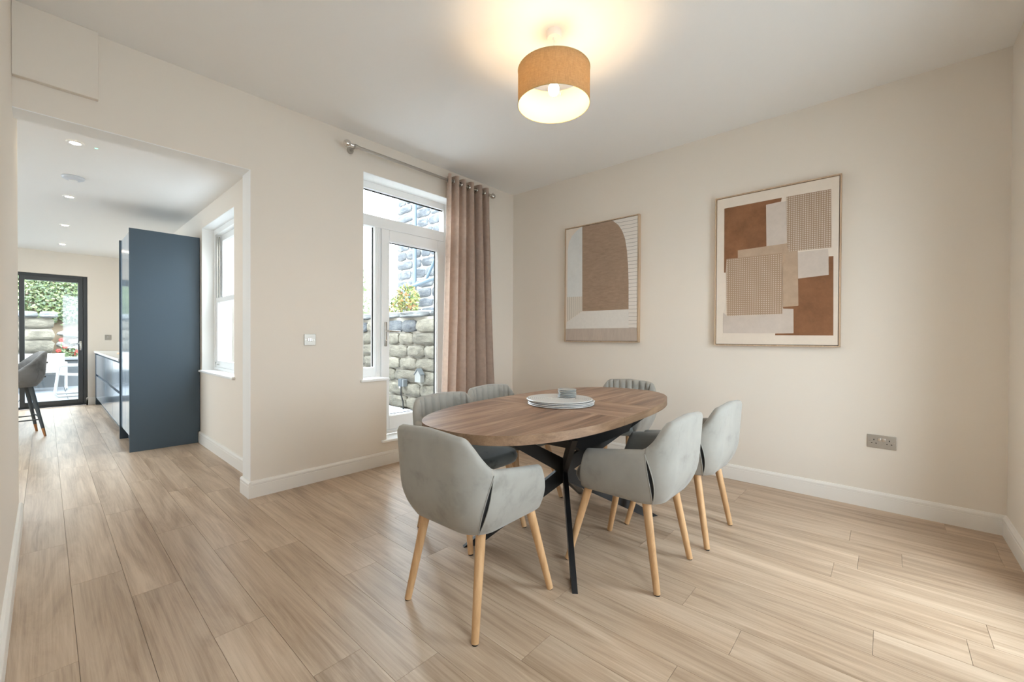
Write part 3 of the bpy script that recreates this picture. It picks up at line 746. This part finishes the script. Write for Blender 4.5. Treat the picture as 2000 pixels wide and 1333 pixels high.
# ------------------------------------------------------------------ switch and sockets
sw = empty('light_switch', (-2.33, 0, 1.102)); tag(sw, 'square brushed steel light switch on the wall by the opening', 'switch')
boxo('plate', (-.043, .043, -.007, -.0005, -.043, .043), STEEL, sw, .002)
for i in range(3): boxo('rocker', (-.017+i*.0115, -.017+i*.0115+.010, -.012, -.006, -.013, .013), CHROME, sw, .002)
for x in (-.031, .031):
    bm = BM(); lathe(bm, [(0, -.0085), (.003, -.0083), (.0035, -.0065), (0, -.006)], 10, (x, 0, 0), 'Y'); finish('screw', bm, CHROME, sw, True)
so = empty('wall_socket', (0, -3.268, .448)); tag(so, 'brushed steel double plug socket low on the right wall', 'socket')
boxo('plate', (-.007, -.0005, -.073, .073, -.043, .043), STEEL, so, .002)
for y in (-.011, .011): boxo('rocker', (-.012, -.006, y-.0085, y+.0085, .004, .024), CHROME, so, .002)
for y in (-.038, .038):
    boxo('pin_hole', (-.0076, -.006, y-.0022, y+.0022, .006, .015), DARKHOLE, so)
    for d in (-.011, .011): boxo('pin_hole', (-.0076, -.006, y+d-.0035, y+d+.0035, -.014, -.0095), DARKHOLE, so)
for y in (-.060, .060):
    bm = BM(); lathe(bm, [(0, -.0085), (.003, -.0083), (.0035, -.0065), (0, -.006)], 10, (0, y, 0), 'X'); finish('screw', bm, CHROME, so, True)

# ------------------------------------------------------------------ kitchen
CXF = -3.135
tall = empty('tall_cabinet', (CXF, 2.13, 0)); tag(tall, 'tall blue grey kitchen cabinet with a plain side panel', 'cabinet')
def kp(name, d, mat, parent, bev=.0015):
    o0 = root_loc(parent); return boxo(name, (d[0]-o0.x, d[1]-o0.x, d[2]-o0.y, d[3]-o0.y, d[4]-o0.z, d[5]-o0.z), mat, parent, bev)
bm = BM(); prism(bm, [(-.008, 0), (.530, 0), (.530, .12), (.546, .12), (.546, 2.165), (-.008, 2.165)], 0, .02, 'XZ'); finish('end_panel', bm, CAB, tall)
kp('body', (CXF+.03, KX-.004, 2.152, 2.93, .12, 2.15), CAB, tall)
kp('door', (CXF+.004, CXF+.028, 2.155, 2.56, .14, 2.15), CABGLOSS, tall)
kp('door', (CXF+.004, CXF+.028, 2.566, 2.93, .14, 2.15), CABGLOSS, tall)
kp('plinth', (CXF+.06, CXF+.08, 2.152, 2.93, 0, .12), CAB, tall)
kp('end_panel', (CXF-.008, KX-.004, 2.932, 2.952, 0, 2.165), CAB, tall)
ys = [2.954, 3.81, 4.67, 5.53, 6.30]
for i in range(4):
    a_, b_ = ys[i]+.002, ys[i+1]-.002
    un = empty('base_cabinet', (CXF, a_, 0)); tag(un, ['blue grey base cabinet with drawers, next to the tall cabinet', 'second blue grey base cabinet from the tall cabinet', 'third blue grey base cabinet from the tall cabinet', 'blue grey base cabinet nearest the patio door'][i], 'cabinet', 'kitchen base cabinets')
    kp('body', (CXF+.03, KX-.004, a_, b_, .10, .845), CAB, un)
    for z0_, z1_ in ((.12, .475), (.505, .82)): kp('drawer_front', (CXF+.004, CXF+.026, a_+.002, b_-.002, z0_, z1_), CABGLOSS, un)
    kp('plinth', (CXF+.06, CXF+.08, a_, b_, 0, .10), CAB, un)
o = boxo('filler_panel', (CXF, KX-.004, 6.304, 6.396, 0, .845), CAB, None, .002); tag(o, 'narrow blue grey filler panel between base cabinet and wall', 'panel')
o = boxo('worktop', (CXF-.015, KX-.004, 2.956, 6.396, .847, .875), WORKTOP, None, .003); tag(o, 'pale kitchen worktop on the base cabinets', 'worktop')
o = boxo('upstand', (KX-.022, KX-.004, 2.956, 6.396, .877, .98), WORKTOP, None, .002); tag(o, 'pale upstand at the back of the kitchen worktop', 'upstand')
ob = boxo('chopping_board', (-3.02, -2.80, 4.35, 4.65, .8755, .895), BEECH, None, .004); tag(ob, 'small wooden chopping board on the kitchen worktop', 'board')
ks = empty('wall_socket', (-2.98, KY, 1.10)); tag(ks, 'small steel socket above the worktop by the patio door', 'socket')
boxo('plate', (-.04, .04, -.008, -.0005, -.043, .043), STEEL, ks, .002); boxo('rocker', (-.01, .01, -.013, -.007, .0, .02), CHROME, ks, .002)
# island and bar stool
isl = empty('kitchen_island', (-4.6, 4.9, 0)); tag(isl, 'dark kitchen island with thin worktop behind the bar stool', 'island')
boxo('body', (-.55, .42, -.4, .5, 0, .86), CAB, isl, .003); boxo('worktop', (-.60, .68, -.55, .55, .861, .895), plain('island_top', (.10, .20, .23), .2), isl, .004)
st = empty('bar_stool', (-3.93, 3.90, 0), PI/2+.15); tag(st, 'grey buttoned velvet bar stool by the kitchen island', 'stool')
def stool_z(s):
    t = min(s, 1-s)*2; u = min(1, max(0, (t-.08)/.72)); e = u*u*(3-2*u)
    return .66+.275*e+.01*t
def stool_k(z):
    k = max(0, min(1, (z-.555)/.38)); return 1-.10*(1-k)-.22*max(0, 1-k/.4)**2
SV = fabric('stool_velvet', (.24, .235, .23), (.16, .155, .15), vs=6, sheen=.6)
P = shell_pieces(.255, .20, -.255, .17, .555, stool_z, stool_k, .04, .30, nch=1, chan=.0, zin=.58, ncol=40, groove=.001)
sb = finish('backrest', P['back'], SV, st, True, 60)
finish('armrest', P['armR'], SV, st, True, 60); finish('armrest', P['armL'], SV, st, True, 60); finish('seat_base', P['base'], SV, st)
bm = BM(); rounded_slab(bm, .205, -.2, .215, .57, .64); finish('seat', bm, SV, st, True, 50)
for (x, z) in ((-.12, .82), (.0, .82), (.12, .82), (-.06, .73), (.06, .73), (-.12, .66), (.12, .66)):
    kk = stool_k(z); bm = BM(); sphere(bm, (x, -.255*kk-.001, z), .011, 10, 6, (1, .6, 1)); finish('button', bm, SV, sb, True)
for (y, z) in ((.10, .655), (-.02, .70), (-.02, .63)):
    for sx in (-1, 1):
        kk = stool_k(z); bm = BM(); sphere(bm, (sx*(.255*kk+.001), y, z), .011, 10, 6, (.6, 1, 1)); finish('button', bm, SV, sb, True)
for L in P['lines'][:0]: pass
COPPER = plain('copper_tip', (.55, .27, .12), .3, 1); STL = plain('stool_leg', (.075, .085, .09), .4)
for sx in (-1, 1):
    for sy in (-1, 1):
        bm = BM(); tp = Vector((sx*.13, sy*.12, .56)); ft = Vector((sx*.225, sy*.215, 0)); md = tp+(ft-tp)*.84
        tube(bm, [tp, md], [.021, .014], 12); l = finish('leg', bm, STL, st, True)
        bm = BM(); tube(bm, [md, ft], [.0142, .010], 12); finish('tip', bm, COPPER, l, True)
for sx in (-1, 1):
    bm = BM(); tube(bm, [(sx*.19, -.185, .19), (sx*.19, .185, .19)], .007, 8); finish('footrest', bm, STL, st, True)
    bm = BM(); tube(bm, [(-.185, sx*.183, .215), (.185, sx*.183, .215)], .007, 8); finish('footrest', bm, STL, st, True)

# kitchen ceiling fittings
DL = emit('downlight_glow', (1.0, .78, .52), 90)
dn = ['nearest recessed downlight in the kitchen ceiling', 'second recessed downlight in the kitchen ceiling, beyond the smoke alarm', 'third recessed downlight in the kitchen ceiling', 'farthest recessed downlight, near the patio door wall']
bm = BM(); lathe(bm, [(.030, -.001), (.030, -.006), (.043, -.004), (.045, -.0005)], 32); dmr = bpy.data.meshes.new('dl')
proto = None
for i, (x, y) in enumerate(((-3.541, .839), (-3.527, 2.471), (-3.521, 3.998), (-3.514, 5.528))):
    d = empty('downlight', (x, y, KH)); tag(d, dn[i], 'downlight', 'kitchen downlights')
    b1 = BM(); lathe(b1, [(.028, -.0005), (.028, -.005), (.032, -.006), (.043, -.004), (.045, -.0005)], 32); finish('trim_ring', b1, WHITEPLASTIC, d, True)
    b1 = BM(); lathe(b1, [(0, -.003), (.028, -.003), (.028, -.0006), (0, -.0006)], 24); finish('lens', b1, DL, d, True)
bm.free()
ALM = plain('alarm_plastic', (.62, .65, .70), .4)
al = empty('smoke_alarm', (-3.523, 1.741, KH)); tag(al, 'round white smoke alarm on the kitchen ceiling', 'alarm')
bm = BM(); lathe(bm, [(0, -.0005), (.068, -.0005), (.070, -.006), (.064, -.018), (.045, -.028), (.028, -.030)], 40); finish('body', bm, ALM, al, True)
bm = BM(); lathe(bm, [(.028, -.030), (.026, -.034), (.012, -.036), (0, -.036)], 32); finish('test_button', bm, WHITEPLASTIC, al, True)
ld = empty('emergency_light', (-3.439, .84, KH)); tag(ld, 'tiny round light with green ring beside the nearest downlight', 'indicator light')
bm = BM(); lathe(bm, [(0, -.0005), (.015, -.0005), (.016, -.003), (.009, -.004)], 20); finish('ring', bm, WHITEPLASTIC, ld, True)
bm = BM(); lathe(bm, [(.009, -.004), (.006, -.005), (0, -.005)], 16); finish('lens', bm, emit('green_led', (.2, .9, .45), 1.2), ld, True)

# ------------------------------------------------------------------ outside
GROUND = plain('paving_grout', (.50, .50, .49), .9)
struct('ground', [(-14, 14, -14, -4.06, -.4, -.05), (-14, -6.3, -4.06, 6.65, -.4, -.05), (-14, 14, 6.65, 26, -.4, -.12), (-2.388, .35, .32, 6.65, -.2, -.02), (.35, 14, -4.06, 6.65, -.4, -.15)], GROUND)
SLAB = plain('grey_slab', (.52, .55, .58), .6, var=.06, vscale=3)
PSLAB = plain('patio_slab', (.115, .125, .137), .6, var=.06, vscale=3)
sm2 = None
patio = struct('patio', [(-6.6, -1.4, 6.66, 11.0, -.12, -.085)], GROUND)
bms = BM(); box(bms, -.296, .296, -.296, .296, -.03, 0, 0); sm = bpy.data.meshes.new('slab'); bms.to_mesh(sm); bms.free(); sm.materials.append(SLAB)
for i in range(8):
    for j in range(7):
        if sm2 is None: sm2 = sm.copy(); sm2.materials[0] = PSLAB
        o = bpy.data.objects.new('paving_slab', sm2); COL.objects.link(o); o.location = (-6.1+.6*i, 6.98+.6*j, -.053); o.parent = patio
yard = struct('yard', [(-2.388, .05, .32, 6.65, -.02, -.012)], GROUND)
for i in range(4):
    for j in range(10):
        o = bpy.data.objects.new('paving_slab', sm); COL.objects.link(o); o.location = (-2.06+.6*i, .64+.6*j, .018); o.parent = yard
# stones
def stonemat(name, c0, c1, c2):
    m, nt, p = newmat(name); L = nt.links.new; tc = N(nt, 'ShaderNodeTexCoord'); oi = N(nt, 'ShaderNodeObjectInfo')
    mul = N(nt, 'ShaderNodeVectorMath', operation='SCALE'); mul.inputs[0].default_value = (31., 17., 53.); L(oi.outputs['Random'], mul.inputs['Scale'])
    ad = N(nt, 'ShaderNodeVectorMath', operation='ADD'); L(tc.outputs['Object'], ad.inputs[0]); L(mul.outputs[0], ad.inputs[1])
    n = N(nt, 'ShaderNodeTexNoise', Scale=2.2, Detail=9.0, Roughness=.72); L(ad.outputs[0], n.inputs['Vector'])
    c = ramp(nt, n.outputs['Fac'], [(.34, c0), (.5, c1), (.68, c2)])
    mr = N(nt, 'ShaderNodeMapRange'); mr.inputs['To Min'].default_value = .72; mr.inputs['To Max'].default_value = 1.2; L(oi.outputs['Random'], mr.inputs['Value'])
    hs = N(nt, 'ShaderNodeHueSaturation'); L(c, hs.inputs['Color']); L(mr.outputs[0], hs.inputs['Value']); L(hs.outputs['Color'], p.inputs['Base Color'])
    p.inputs['Roughness'].default_value = .92; n2 = N(nt, 'ShaderNodeTexNoise', Scale=14.0, Detail=6.0); L(ad.outputs[0], n2.inputs['Vector']); addbump(nt, p, n2.outputs['Fac'], .5, .03)
    return m
YST = stonemat('buff_sandstone', (.07, .064, .05), (.135, .12, .092), (.20, .182, .143))
GST = stonemat('soot_stone', (.045, .049, .055), (.09, .097, .107), (.18, .178, .165))
CST = stonemat('grey_coping', (.07, .075, .08), (.14, .145, .145), (.21, .21, .20))
MORT = plain('lime_mortar', (.27, .25, .215), .95, bump=.3, bscale=40); WMORT = plain('white_mortar', (.55, .53, .49), .95, bump=.3, bscale=40)
def stone_mesh(seed, mat, depth=.12, rough=.10):
    rnd = random.Random(seed); bm = BM(); n = 5
    # unit front face in Y,Z (-.5..0.5), front towards -X
    g = [[None]*n for _ in range(n)]
    for i in range(n):
        for j in range(n):
            y, z = i/(n-1)-.5, j/(n-1)-.5; e = i in (0, n-1) or j in (0, n-1); cnr = i in (0, n-1) and j in (0, n-1)
            x = -1+(.42 if e else rnd.uniform(0, .3)*1.0)+(.2 if cnr else 0)
            k = .90 if cnr else 1
            g[i][j] = bm.verts.new((x, y*k+rnd.uniform(-.03, .03), z*k+rnd.uniform(-.04, .04)))
    for i in range(n-1):
        for j in range(n-1): bm.faces.new((g[i][j], g[i+1][j], g[i+1][j+1], g[i][j+1]))
    per = [g[i][0] for i in range(n)]+[g[n-1][j] for j in range(1, n)]+[g[i][n-1] for i in range(n-2, -1, -1)]+[g[0][j] for j in range(n-2, 0, -1)]
    bk = [bm.verts.new((0, v.co.y, v.co.z)) for v in per]
    for i in range(len(per)): bm.faces.new((per[i], per[(i+1) % len(per)], bk[(i+1) % len(bk)], bk[i]))
    me = bpy.data.meshes.new('stone'); bmesh.ops.recalc_face_normals(bm, faces=bm.faces); bm.to_mesh(me); bm.free(); me.materials.append(mat); me.shade_smooth(); me.set_sharp_from_angle(angle=math.radians(50)); return me
YM = [stone_mesh(i, YST) for i in range(6)]; GM = [stone_mesh(20+i, GST) for i in range(6)]; CM = [stone_mesh(40+i, CST) for i in range(3)]
def stone(parent, meshes, x, y, z, d, ly, lz, name='stone', rz=0):
    o = bpy.data.objects.new(name, random.choice(meshes)); COL.objects.link(o); o.location = (x, y, z); o.scale = (d, ly, lz); o.rotation_euler = (0, 0, rz); o.parent = parent
    return o
gw = struct('wall_yard', [(.06+.06, .45, .4, 6.6, -.15, 1.44)], MORT)
zz = -.01
for ci, hh in enumerate((.22, .21, .20, .19, .20, .19, .20)):
    y = .45+random.random()*.2
    while y < 6.4:
        ll = random.uniform(.34, .62); stone(gw, GM if (ci == 6 and random.random() < .5) else YM, .125, y+ll/2, zz+hh/2, random.uniform(.07, .105), ll-.025, hh-.02); y += ll
    zz += hh
y = .42
while y < 6.5:
    ll = random.uniform(.55, .8); stone(gw, CM, .30, y+ll/2, 1.48, .29, ll-.012, .115, 'coping_stone'); y += ll
FEN = wood('pale_fence', (.30, .265, .22), (.38, .34, .29), (.45, .41, .36), 'Z', 1.0, .8, .6, .1)
fe = empty('fence', (-1.1, 6.3, 0)); tag(fe, 'pale timber board fence closing the side yard', 'fence')
bmf = BM(); box(bmf, -.058, .058, -.01, .01, .02, 3.2); fm = bpy.data.meshes.new('board'); bmf.to_mesh(fm); bmf.free(); fm.materials.append(FEN)
for i in range(18):
    o = bpy.data.objects.new('board', fm); COL.objects.link(o); o.location = (-1.04+.122*i, -.03, 0); o.parent = fe
boxo('rail', (-1.15, 1.14, -.015, .03, .4, .49), FEN, fe); boxo('rail', (-1.15, 1.14, -.015, .03, 1.6, 1.69), FEN, fe)
# neighbouring gable
ga = empty('stone_house', (3.0, 5.0, -.15)); tag(ga, 'dark stone house with pale mortar seen through the garden door', 'building')
boxo('wall', (.06, 4.0, -3.0, 2.14, 0, 6.6), WMORT, ga)
zz = .05
for ci in range(25):
    hh = random.uniform(.23, .29); y = -3.0 if ci % 2 else -2.8
    y = -1.6-random.random()*.5
    while y < 2.14:
        ll = random.uniform(.36, .78)
        if y+ll > 1.85: ll = 2.14-y
        if zz > 1.4: stone(ga, GM, .065, y+ll/2, zz+hh/2, random.uniform(.05, .08), ll-.05, hh-.045)
        y += ll
    zz += hh
prm = BM(); prism(prm, [(-3.2, 6.5), (2.3, 6.5), (2.3, 6.65), (-.4, 8.4), (-3.2, 6.65)], -.05, 4.2, 'YZ'); finish('roof', prm, plain('slate', (.08, .085, .09), .7), ga)
PIPE = plain('blue_grey_pipe', (.075, .11, .14), .45)
dp = empty('drainpipe', (2.84, 6.02, 0)); tag(dp, 'blue grey drainpipe with hopper on the stone house', 'drainpipe')
bm = BM(); tube(bm, [(0, 0, 1.0), (0, 0, 6.4)], .055, 12); finish('pipe', bm, PIPE, dp, True)
bm = BM(); tube(bm, [(-.25, -.10, -.15), (-.25, -.10, 2.15)], .05, 12); finish('lower_pipe', bm, PIPE, dp, True)
boxo('hopper', (-.38, -.12, -.24, .12, 2.12, 2.36), PIPE, dp, .015)
bm = BM(); tube(bm, [(-.25, -.2, 2.42), (-.25, -1.6, 2.62)], .05, 10); finish('gutter', bm, PIPE, dp, True)
bm = BM(); tube(bm, [(0, -.02, 2.5), (-.1, -.3, 2.56), (-.1, -.62, 2.56), (-.1, -1.1, 3.2)], .035, 10); finish('waste_pipe', bm, PIPE, dp, True)
# lean-to wall beside the pipe
# box on the yard wall
bx = empty('outdoor_socket', (.02, 2.36, .42)); tag(bx, 'grey weatherproof socket with black cable on the yard wall', 'outdoor socket')
boxo('housing', (-.05, .03, -.10, .0, -.06, .06), plain('grey_box', (.045, .055, .065), .5), bx, .008); boxo('cover', (-.045, .03, -.14, -.102, -.055, .055), plain('light_box', (.11, .12, .125), .5), bx, .006)
bm = BM(); tube(bm, [(-.03, -.06, -.06), (-.035, -.065, -.18), (-.02, -.10, -.30), (-.03, -.12, -.41)], .012, 8); finish('cable', bm, RUBBER, bx, True)
for k_ in (0, 1):
    bm = BM(); tube(bm, [(-.03, -.02-.03*k_, -.055), (-.03, -.02-.03*k_, -.085)], .011, 8); finish('gland', bm, WHITEPLASTIC, bx, True)
hs_ = empty('house_box', (.03, 1.86, .52)); tag(hs_, 'small pale house-shaped box on the yard wall', 'ornament')  # house-shaped ornament box, holds no lamp
bm = BM(); prism(bm, [(-.07, -.06), (.07, -.06), (.07, .05), (0, .12), (-.07, .05)], -.05, .02, 'YZ'); finish('body', bm, plain('pale_box', (.20, .20, .19), .6), hs_)
bm = BM(); prism(bm, [(-.08, .045), (0, .128), (.08, .045), (.08, .06), (0, .145), (-.08, .06)], -.06, .02, 'YZ'); finish('roof', bm, plain('grey_felt', (.08, .09, .095), .8), hs_)

def leafmat(name, stops):
    m, nt, p = newmat(name); g = N(nt, 'ShaderNodeNewGeometry'); c = ramp(nt, g.outputs['Random Per Island'], stops); nt.links.new(c, p.inputs['Base Color'])
    p.inputs['Roughness'].default_value = .45; return m
def leaves(name, n, posfn, size, mat, parent=None, seed=1, face=None):
    rnd = random.Random(seed); V = []; F = []
    for i in range(n):
        c = posfn(rnd); nrm = Vector((rnd.gauss(0, 1), rnd.gauss(0, 1), rnd.gauss(0, 1)))
        if face: nrm = nrm*.75+Vector(face)*1.4
        nrm.normalize(); t = nrm.cross(Vector((rnd.gauss(0, 1), rnd.gauss(0, 1), rnd.gauss(0, 1)))).normalized(); b_ = nrm.cross(t); s = size*rnd.uniform(.6, 1.35); k0 = len(V)
        V += [c-t*s, c+b_*s*.55-t*s*.1+nrm*s*.12, c+t*s, c-b_*s*.55-t*s*.1+nrm*s*.12]; F += [(k0, k0+1, k0+2, k0+3)]
    me = bpy.data.meshes.new(name); me.from_pydata([tuple(v) for v in V], [], F); me.materials.append(mat); o = bpy.data.objects.new(name, me); COL.objects.link(o); o.parent = parent; return o
IVY = leafmat('ivy_leaf', [(0, (.016, .034, .008)), (.35, (.038, .068, .015)), (.7, (.078, .108, .028)), (.93, (.14, .165, .06)), (1, (.12, .08, .05))])
SHR = leafmat('shrub_leaf', [(0, (.05, .09, .02)), (.4, (.15, .19, .045)), (.75, (.27, .24, .075)), (.95, (.30, .13, .05))])
FLW = leafmat('rockery_leaf', [(0, (.05, .09, .035)), (.6, (.12, .17, .075)), (1, (.22, .25, .14))])
sb_ = empty('shrub', (.75, 3.35, 1.3)); tag(sb_, 'yellow green shrub rising above the yard wall', 'shrub')
def shp(r):
    while True:
        v = Vector((r.uniform(-1, 1), r.uniform(-1, 1), r.uniform(-1, 1)))
        if v.length < 1: break
    return Vector((v.x*.25, v.y*.34, .40+v.z*.40+.1*v.x))
o = leaves('foliage', 1100, shp, .035, SHR, sb_, 3); o['kind'] = 'stuff'
bm = BM()
for k_ in range(5): tube(bm, [(0, 0, -1.3), (random.uniform(-.05, .05), random.uniform(-.1, .1), 0), (random.uniform(-.15, .15), random.uniform(-.2, .2), .5)], [.012, .009, .004], 6)
finish('stems', bm, plain('bark', (.12, .08, .05), .9), sb_, True)
tr_ = empty('far_tree', (4.8, 12.8, -.12)); tag(tr_, 'pale green tree in the distance left of the stone house', 'tree')
def trp(r):
    while True:
        v = Vector((r.uniform(-1, 1), r.uniform(-1, 1), r.uniform(-1, 1)))
        if .35 < v.length < 1: break
    return Vector((v.x*1.4, v.y*1.4, 2.1+v.z*1.9))
o = leaves('foliage', 2600, trp, .12, leafmat('pale_leaf', [(0, (.24, .34, .18)), (.6, (.42, .50, .30)), (1, (.56, .60, .40))]), tr_, 5); o['kind'] = 'stuff'
bm = BM(); tube(bm, [(0, 0, 0), (.05, 0, 1.2), (0, .1, 2.4)], [.12, .1, .04], 8); finish('trunk', bm, plain('bark_far', (.14, .10, .07), .9), tr_, True)

# garden beyond the patio
pl = struct('planter_wall', [(-7.5, -1.0, 11.0, 11.18, -.12, .56)], plain('grey_render', (.075, .083, .09), .8)); 
boxo('coping', (-7.5, -1.0, 10.95, 11.22, .56, .62), plain('pale_coping', (.17, .18, .19), .6), pl, .006)
rw = struct('wall_garden', [(-7.0, -3.58, 11.40, 11.8, .3, 1.55)], MORT)
zz = .42
for hh, cap in ((.30, 0), (.30, 0), (.27, 0), (.24, 0), (.17, 1)):
    x = -6.9; 
    while x < -3.6:
        ll = random.uniform(.36, .62) if not cap else random.uniform(.7, .95)
        if x+ll > -3.75: ll = -3.53-x+(.06 if cap else 0)
        stone(rw, CM if cap else YM, x+ll/2, 11.40, zz+hh/2, .12 if not cap else .18, ll-.02, hh-.02, 'coping_stone' if cap else 'stone', PI/2); x += ll
    zz += hh
bank = BM()
NX, NY = 30, 20
gv = [[bank.verts.new((-8+11*i/NX, 11.2+6*j/NY, .45+(0 if j < 3 else 4.4*((j-3)/(NY-3))**.62)+.08*noise.noise(Vector((i*.4, j*.4, 0))))) for i in range(NX+1)] for j in range(NY+1)]
for j in range(NY):
    for i in range(NX): bank.faces.new((gv[j][i], gv[j][i+1], gv[j+1][i+1], gv[j+1][i]))
bk = finish('bank', bank, plain('soil', (.11, .08, .05), .95), None, True); bk['kind'] = 'structure'
def bz(x, y):
    j = (y-11.2)/6*NY; return .45+(0 if j < 3 else 4.4*((j-3)/(NY-3))**.62)
def hedgep(r):
    y = 12.5+3.0*r.random()**1.1; x = r.uniform(-6.2, -1.6); z = bz(x, y)+r.uniform(.0, .28)
    return Vector((x, y-.2*r.random(), z))
hd = leaves('ivy_hedge', 26000, hedgep, .042, IVY, None, 9, (0, -.8, .5)); tag(hd, 'dense green ivy covering the steep bank beyond the patio', 'ivy', kind='stuff')
ROCK = stonemat('pale_rock', (.17, .165, .155), (.27, .265, .25), (.36, .35, .33))
def rock(x, y, z, sx, sy, sz, lab):
    bm = BM(); bmesh.ops.create_icosphere(bm, subdivisions=2, radius=1)
    for v in bm.verts:
        d = 1+.22*noise.noise(v.co*1.3+Vector((x*5, y, z))); v.co = Vector((v.co.x*d, v.co.y*d, v.co.z*d*(1 if v.co.z > 0 else .8)))
    o = finish('rockery_stone', bm, ROCK, None, True, 50); o.location = (x, y, z); o.scale = (sx, sy, sz); tag(o, lab, 'stone', 'stones of the rockery')
rock(-3.22, 12.15, 1.16, .30, .2, .10, 'large flat pale stone at the top of the rockery')
rock(-3.05, 12.0, .98, .26, .15, .075, 'long pale stone below the large flat one in the rockery')
rock(-3.10, 11.80, .80, .26, .14, .075, 'pale stone in the middle of the rockery behind the door handle')
rock(-3.44, 11.9, .90, .07, .1, .08, 'small round pale stone at the left of the rockery')
rock(-2.62, 11.8, .78, .2, .12, .12, 'pale stone at the right edge of the rockery')
def flp(r):
    x = r.uniform(-3.45, -2.4); y = r.uniform(11.3, 11.62); return Vector((x, y, .52+.42*r.random()*(y-11.2)/.5))
o = leaves('rockery_plants', 900, flp, .04, FLW, None, 21); tag(o, 'low mixed foliage growing in the planter below the rockery', 'plants', kind='stuff')
RED = plain('red_petals', (.62, .07, .06), .6)
fl = [(-3.42, 11.62, 1.02), (-3.36, 11.60, .86), (-3.15, 11.55, .74), (-3.47, 11.6, .76), (-3.22, 11.58, .68)]
fn = ['red flower at the top left of the rockery', 'red flower left of the pale rockery stones', 'red flower low in the middle of the planter', 'red flower beside the stone wall end', 'lowest red flower in the planter']
for (x, y, z), lab in zip(fl, fn):
    f_ = empty('red_flower', (x, y, z)); tag(f_, lab, 'flower', 'red flowers in the rockery')
    bm = BM()
    for k_ in range(6): sphere(bm, (.028*math.cos(k_*PI/3), 0, .028*math.sin(k_*PI/3)), .022, 8, 5, (1, .5, 1))
    finish('petals', bm, RED, f_, True); bm = BM(); tube(bm, [(0, .0, 0), (0, .03, -.3)], .005, 5); finish('stem', bm, plain('stem_green', (.15, .25, .06), .7), f_, True)
# garden chairs
GW = plain('white_garden_metal', (.36, .36, .355), .4); SLING = plain('white_sling', (.34, .335, .33), .8)
def garden_chair(name, loc, rz, lab, cat, w_):
    G = empty(name, loc, rz); tag(G, lab, cat, 'white garden seats on the patio')
    for sx in (-1, 1):
        x = sx*w_/2; bm = BM()
        tube(bm, [(x, -.34, .58), (x, .30, .60), (x, .345, .57), (x, .40, .06), (x, .36, .016), (x, -.36, .016), (x, -.40, .05), (x, -.34, .58)], .017, 8); finish('side_frame', bm, GW, G, True)
    bm = BM(); box(bm, -w_/2, w_/2, -.26, .36, .355, .375, .006); 
    for v in bm.verts: v.co.z += (v.co.y+.26)*.10
    finish('seat', bm, SLING, G, True)
    bm = BM(); box(bm, -w_/2+.01, w_/2-.01, -.012, .012, 0, .46, .006)
    for v in bm.verts: v.co = Vector((v.co.x, -.27+v.co.y-v.co.z*.32, .34+v.co.z*.95))
    finish('backrest', bm, SLING, G, True)
    bm = BM(); tube(bm, [(-w_/2, .36, .40), (w_/2, .36, .40)], .014, 8); tube(bm, [(-w_/2, -.30, .33), (w_/2, -.30, .33)], .014, 8); finish('cross_bar', bm, GW, G, True)
    return G
garden_chair('garden_bench', (-3.98, 10.2, -.053), PI, 'white sling garden bench facing the house', 'bench', 1.2)
garden_chair('garden_chair', (-3.16, 8.75, -.053), PI/2, 'white sled-frame garden chair behind the right of the patio door', 'garden chair', .62)
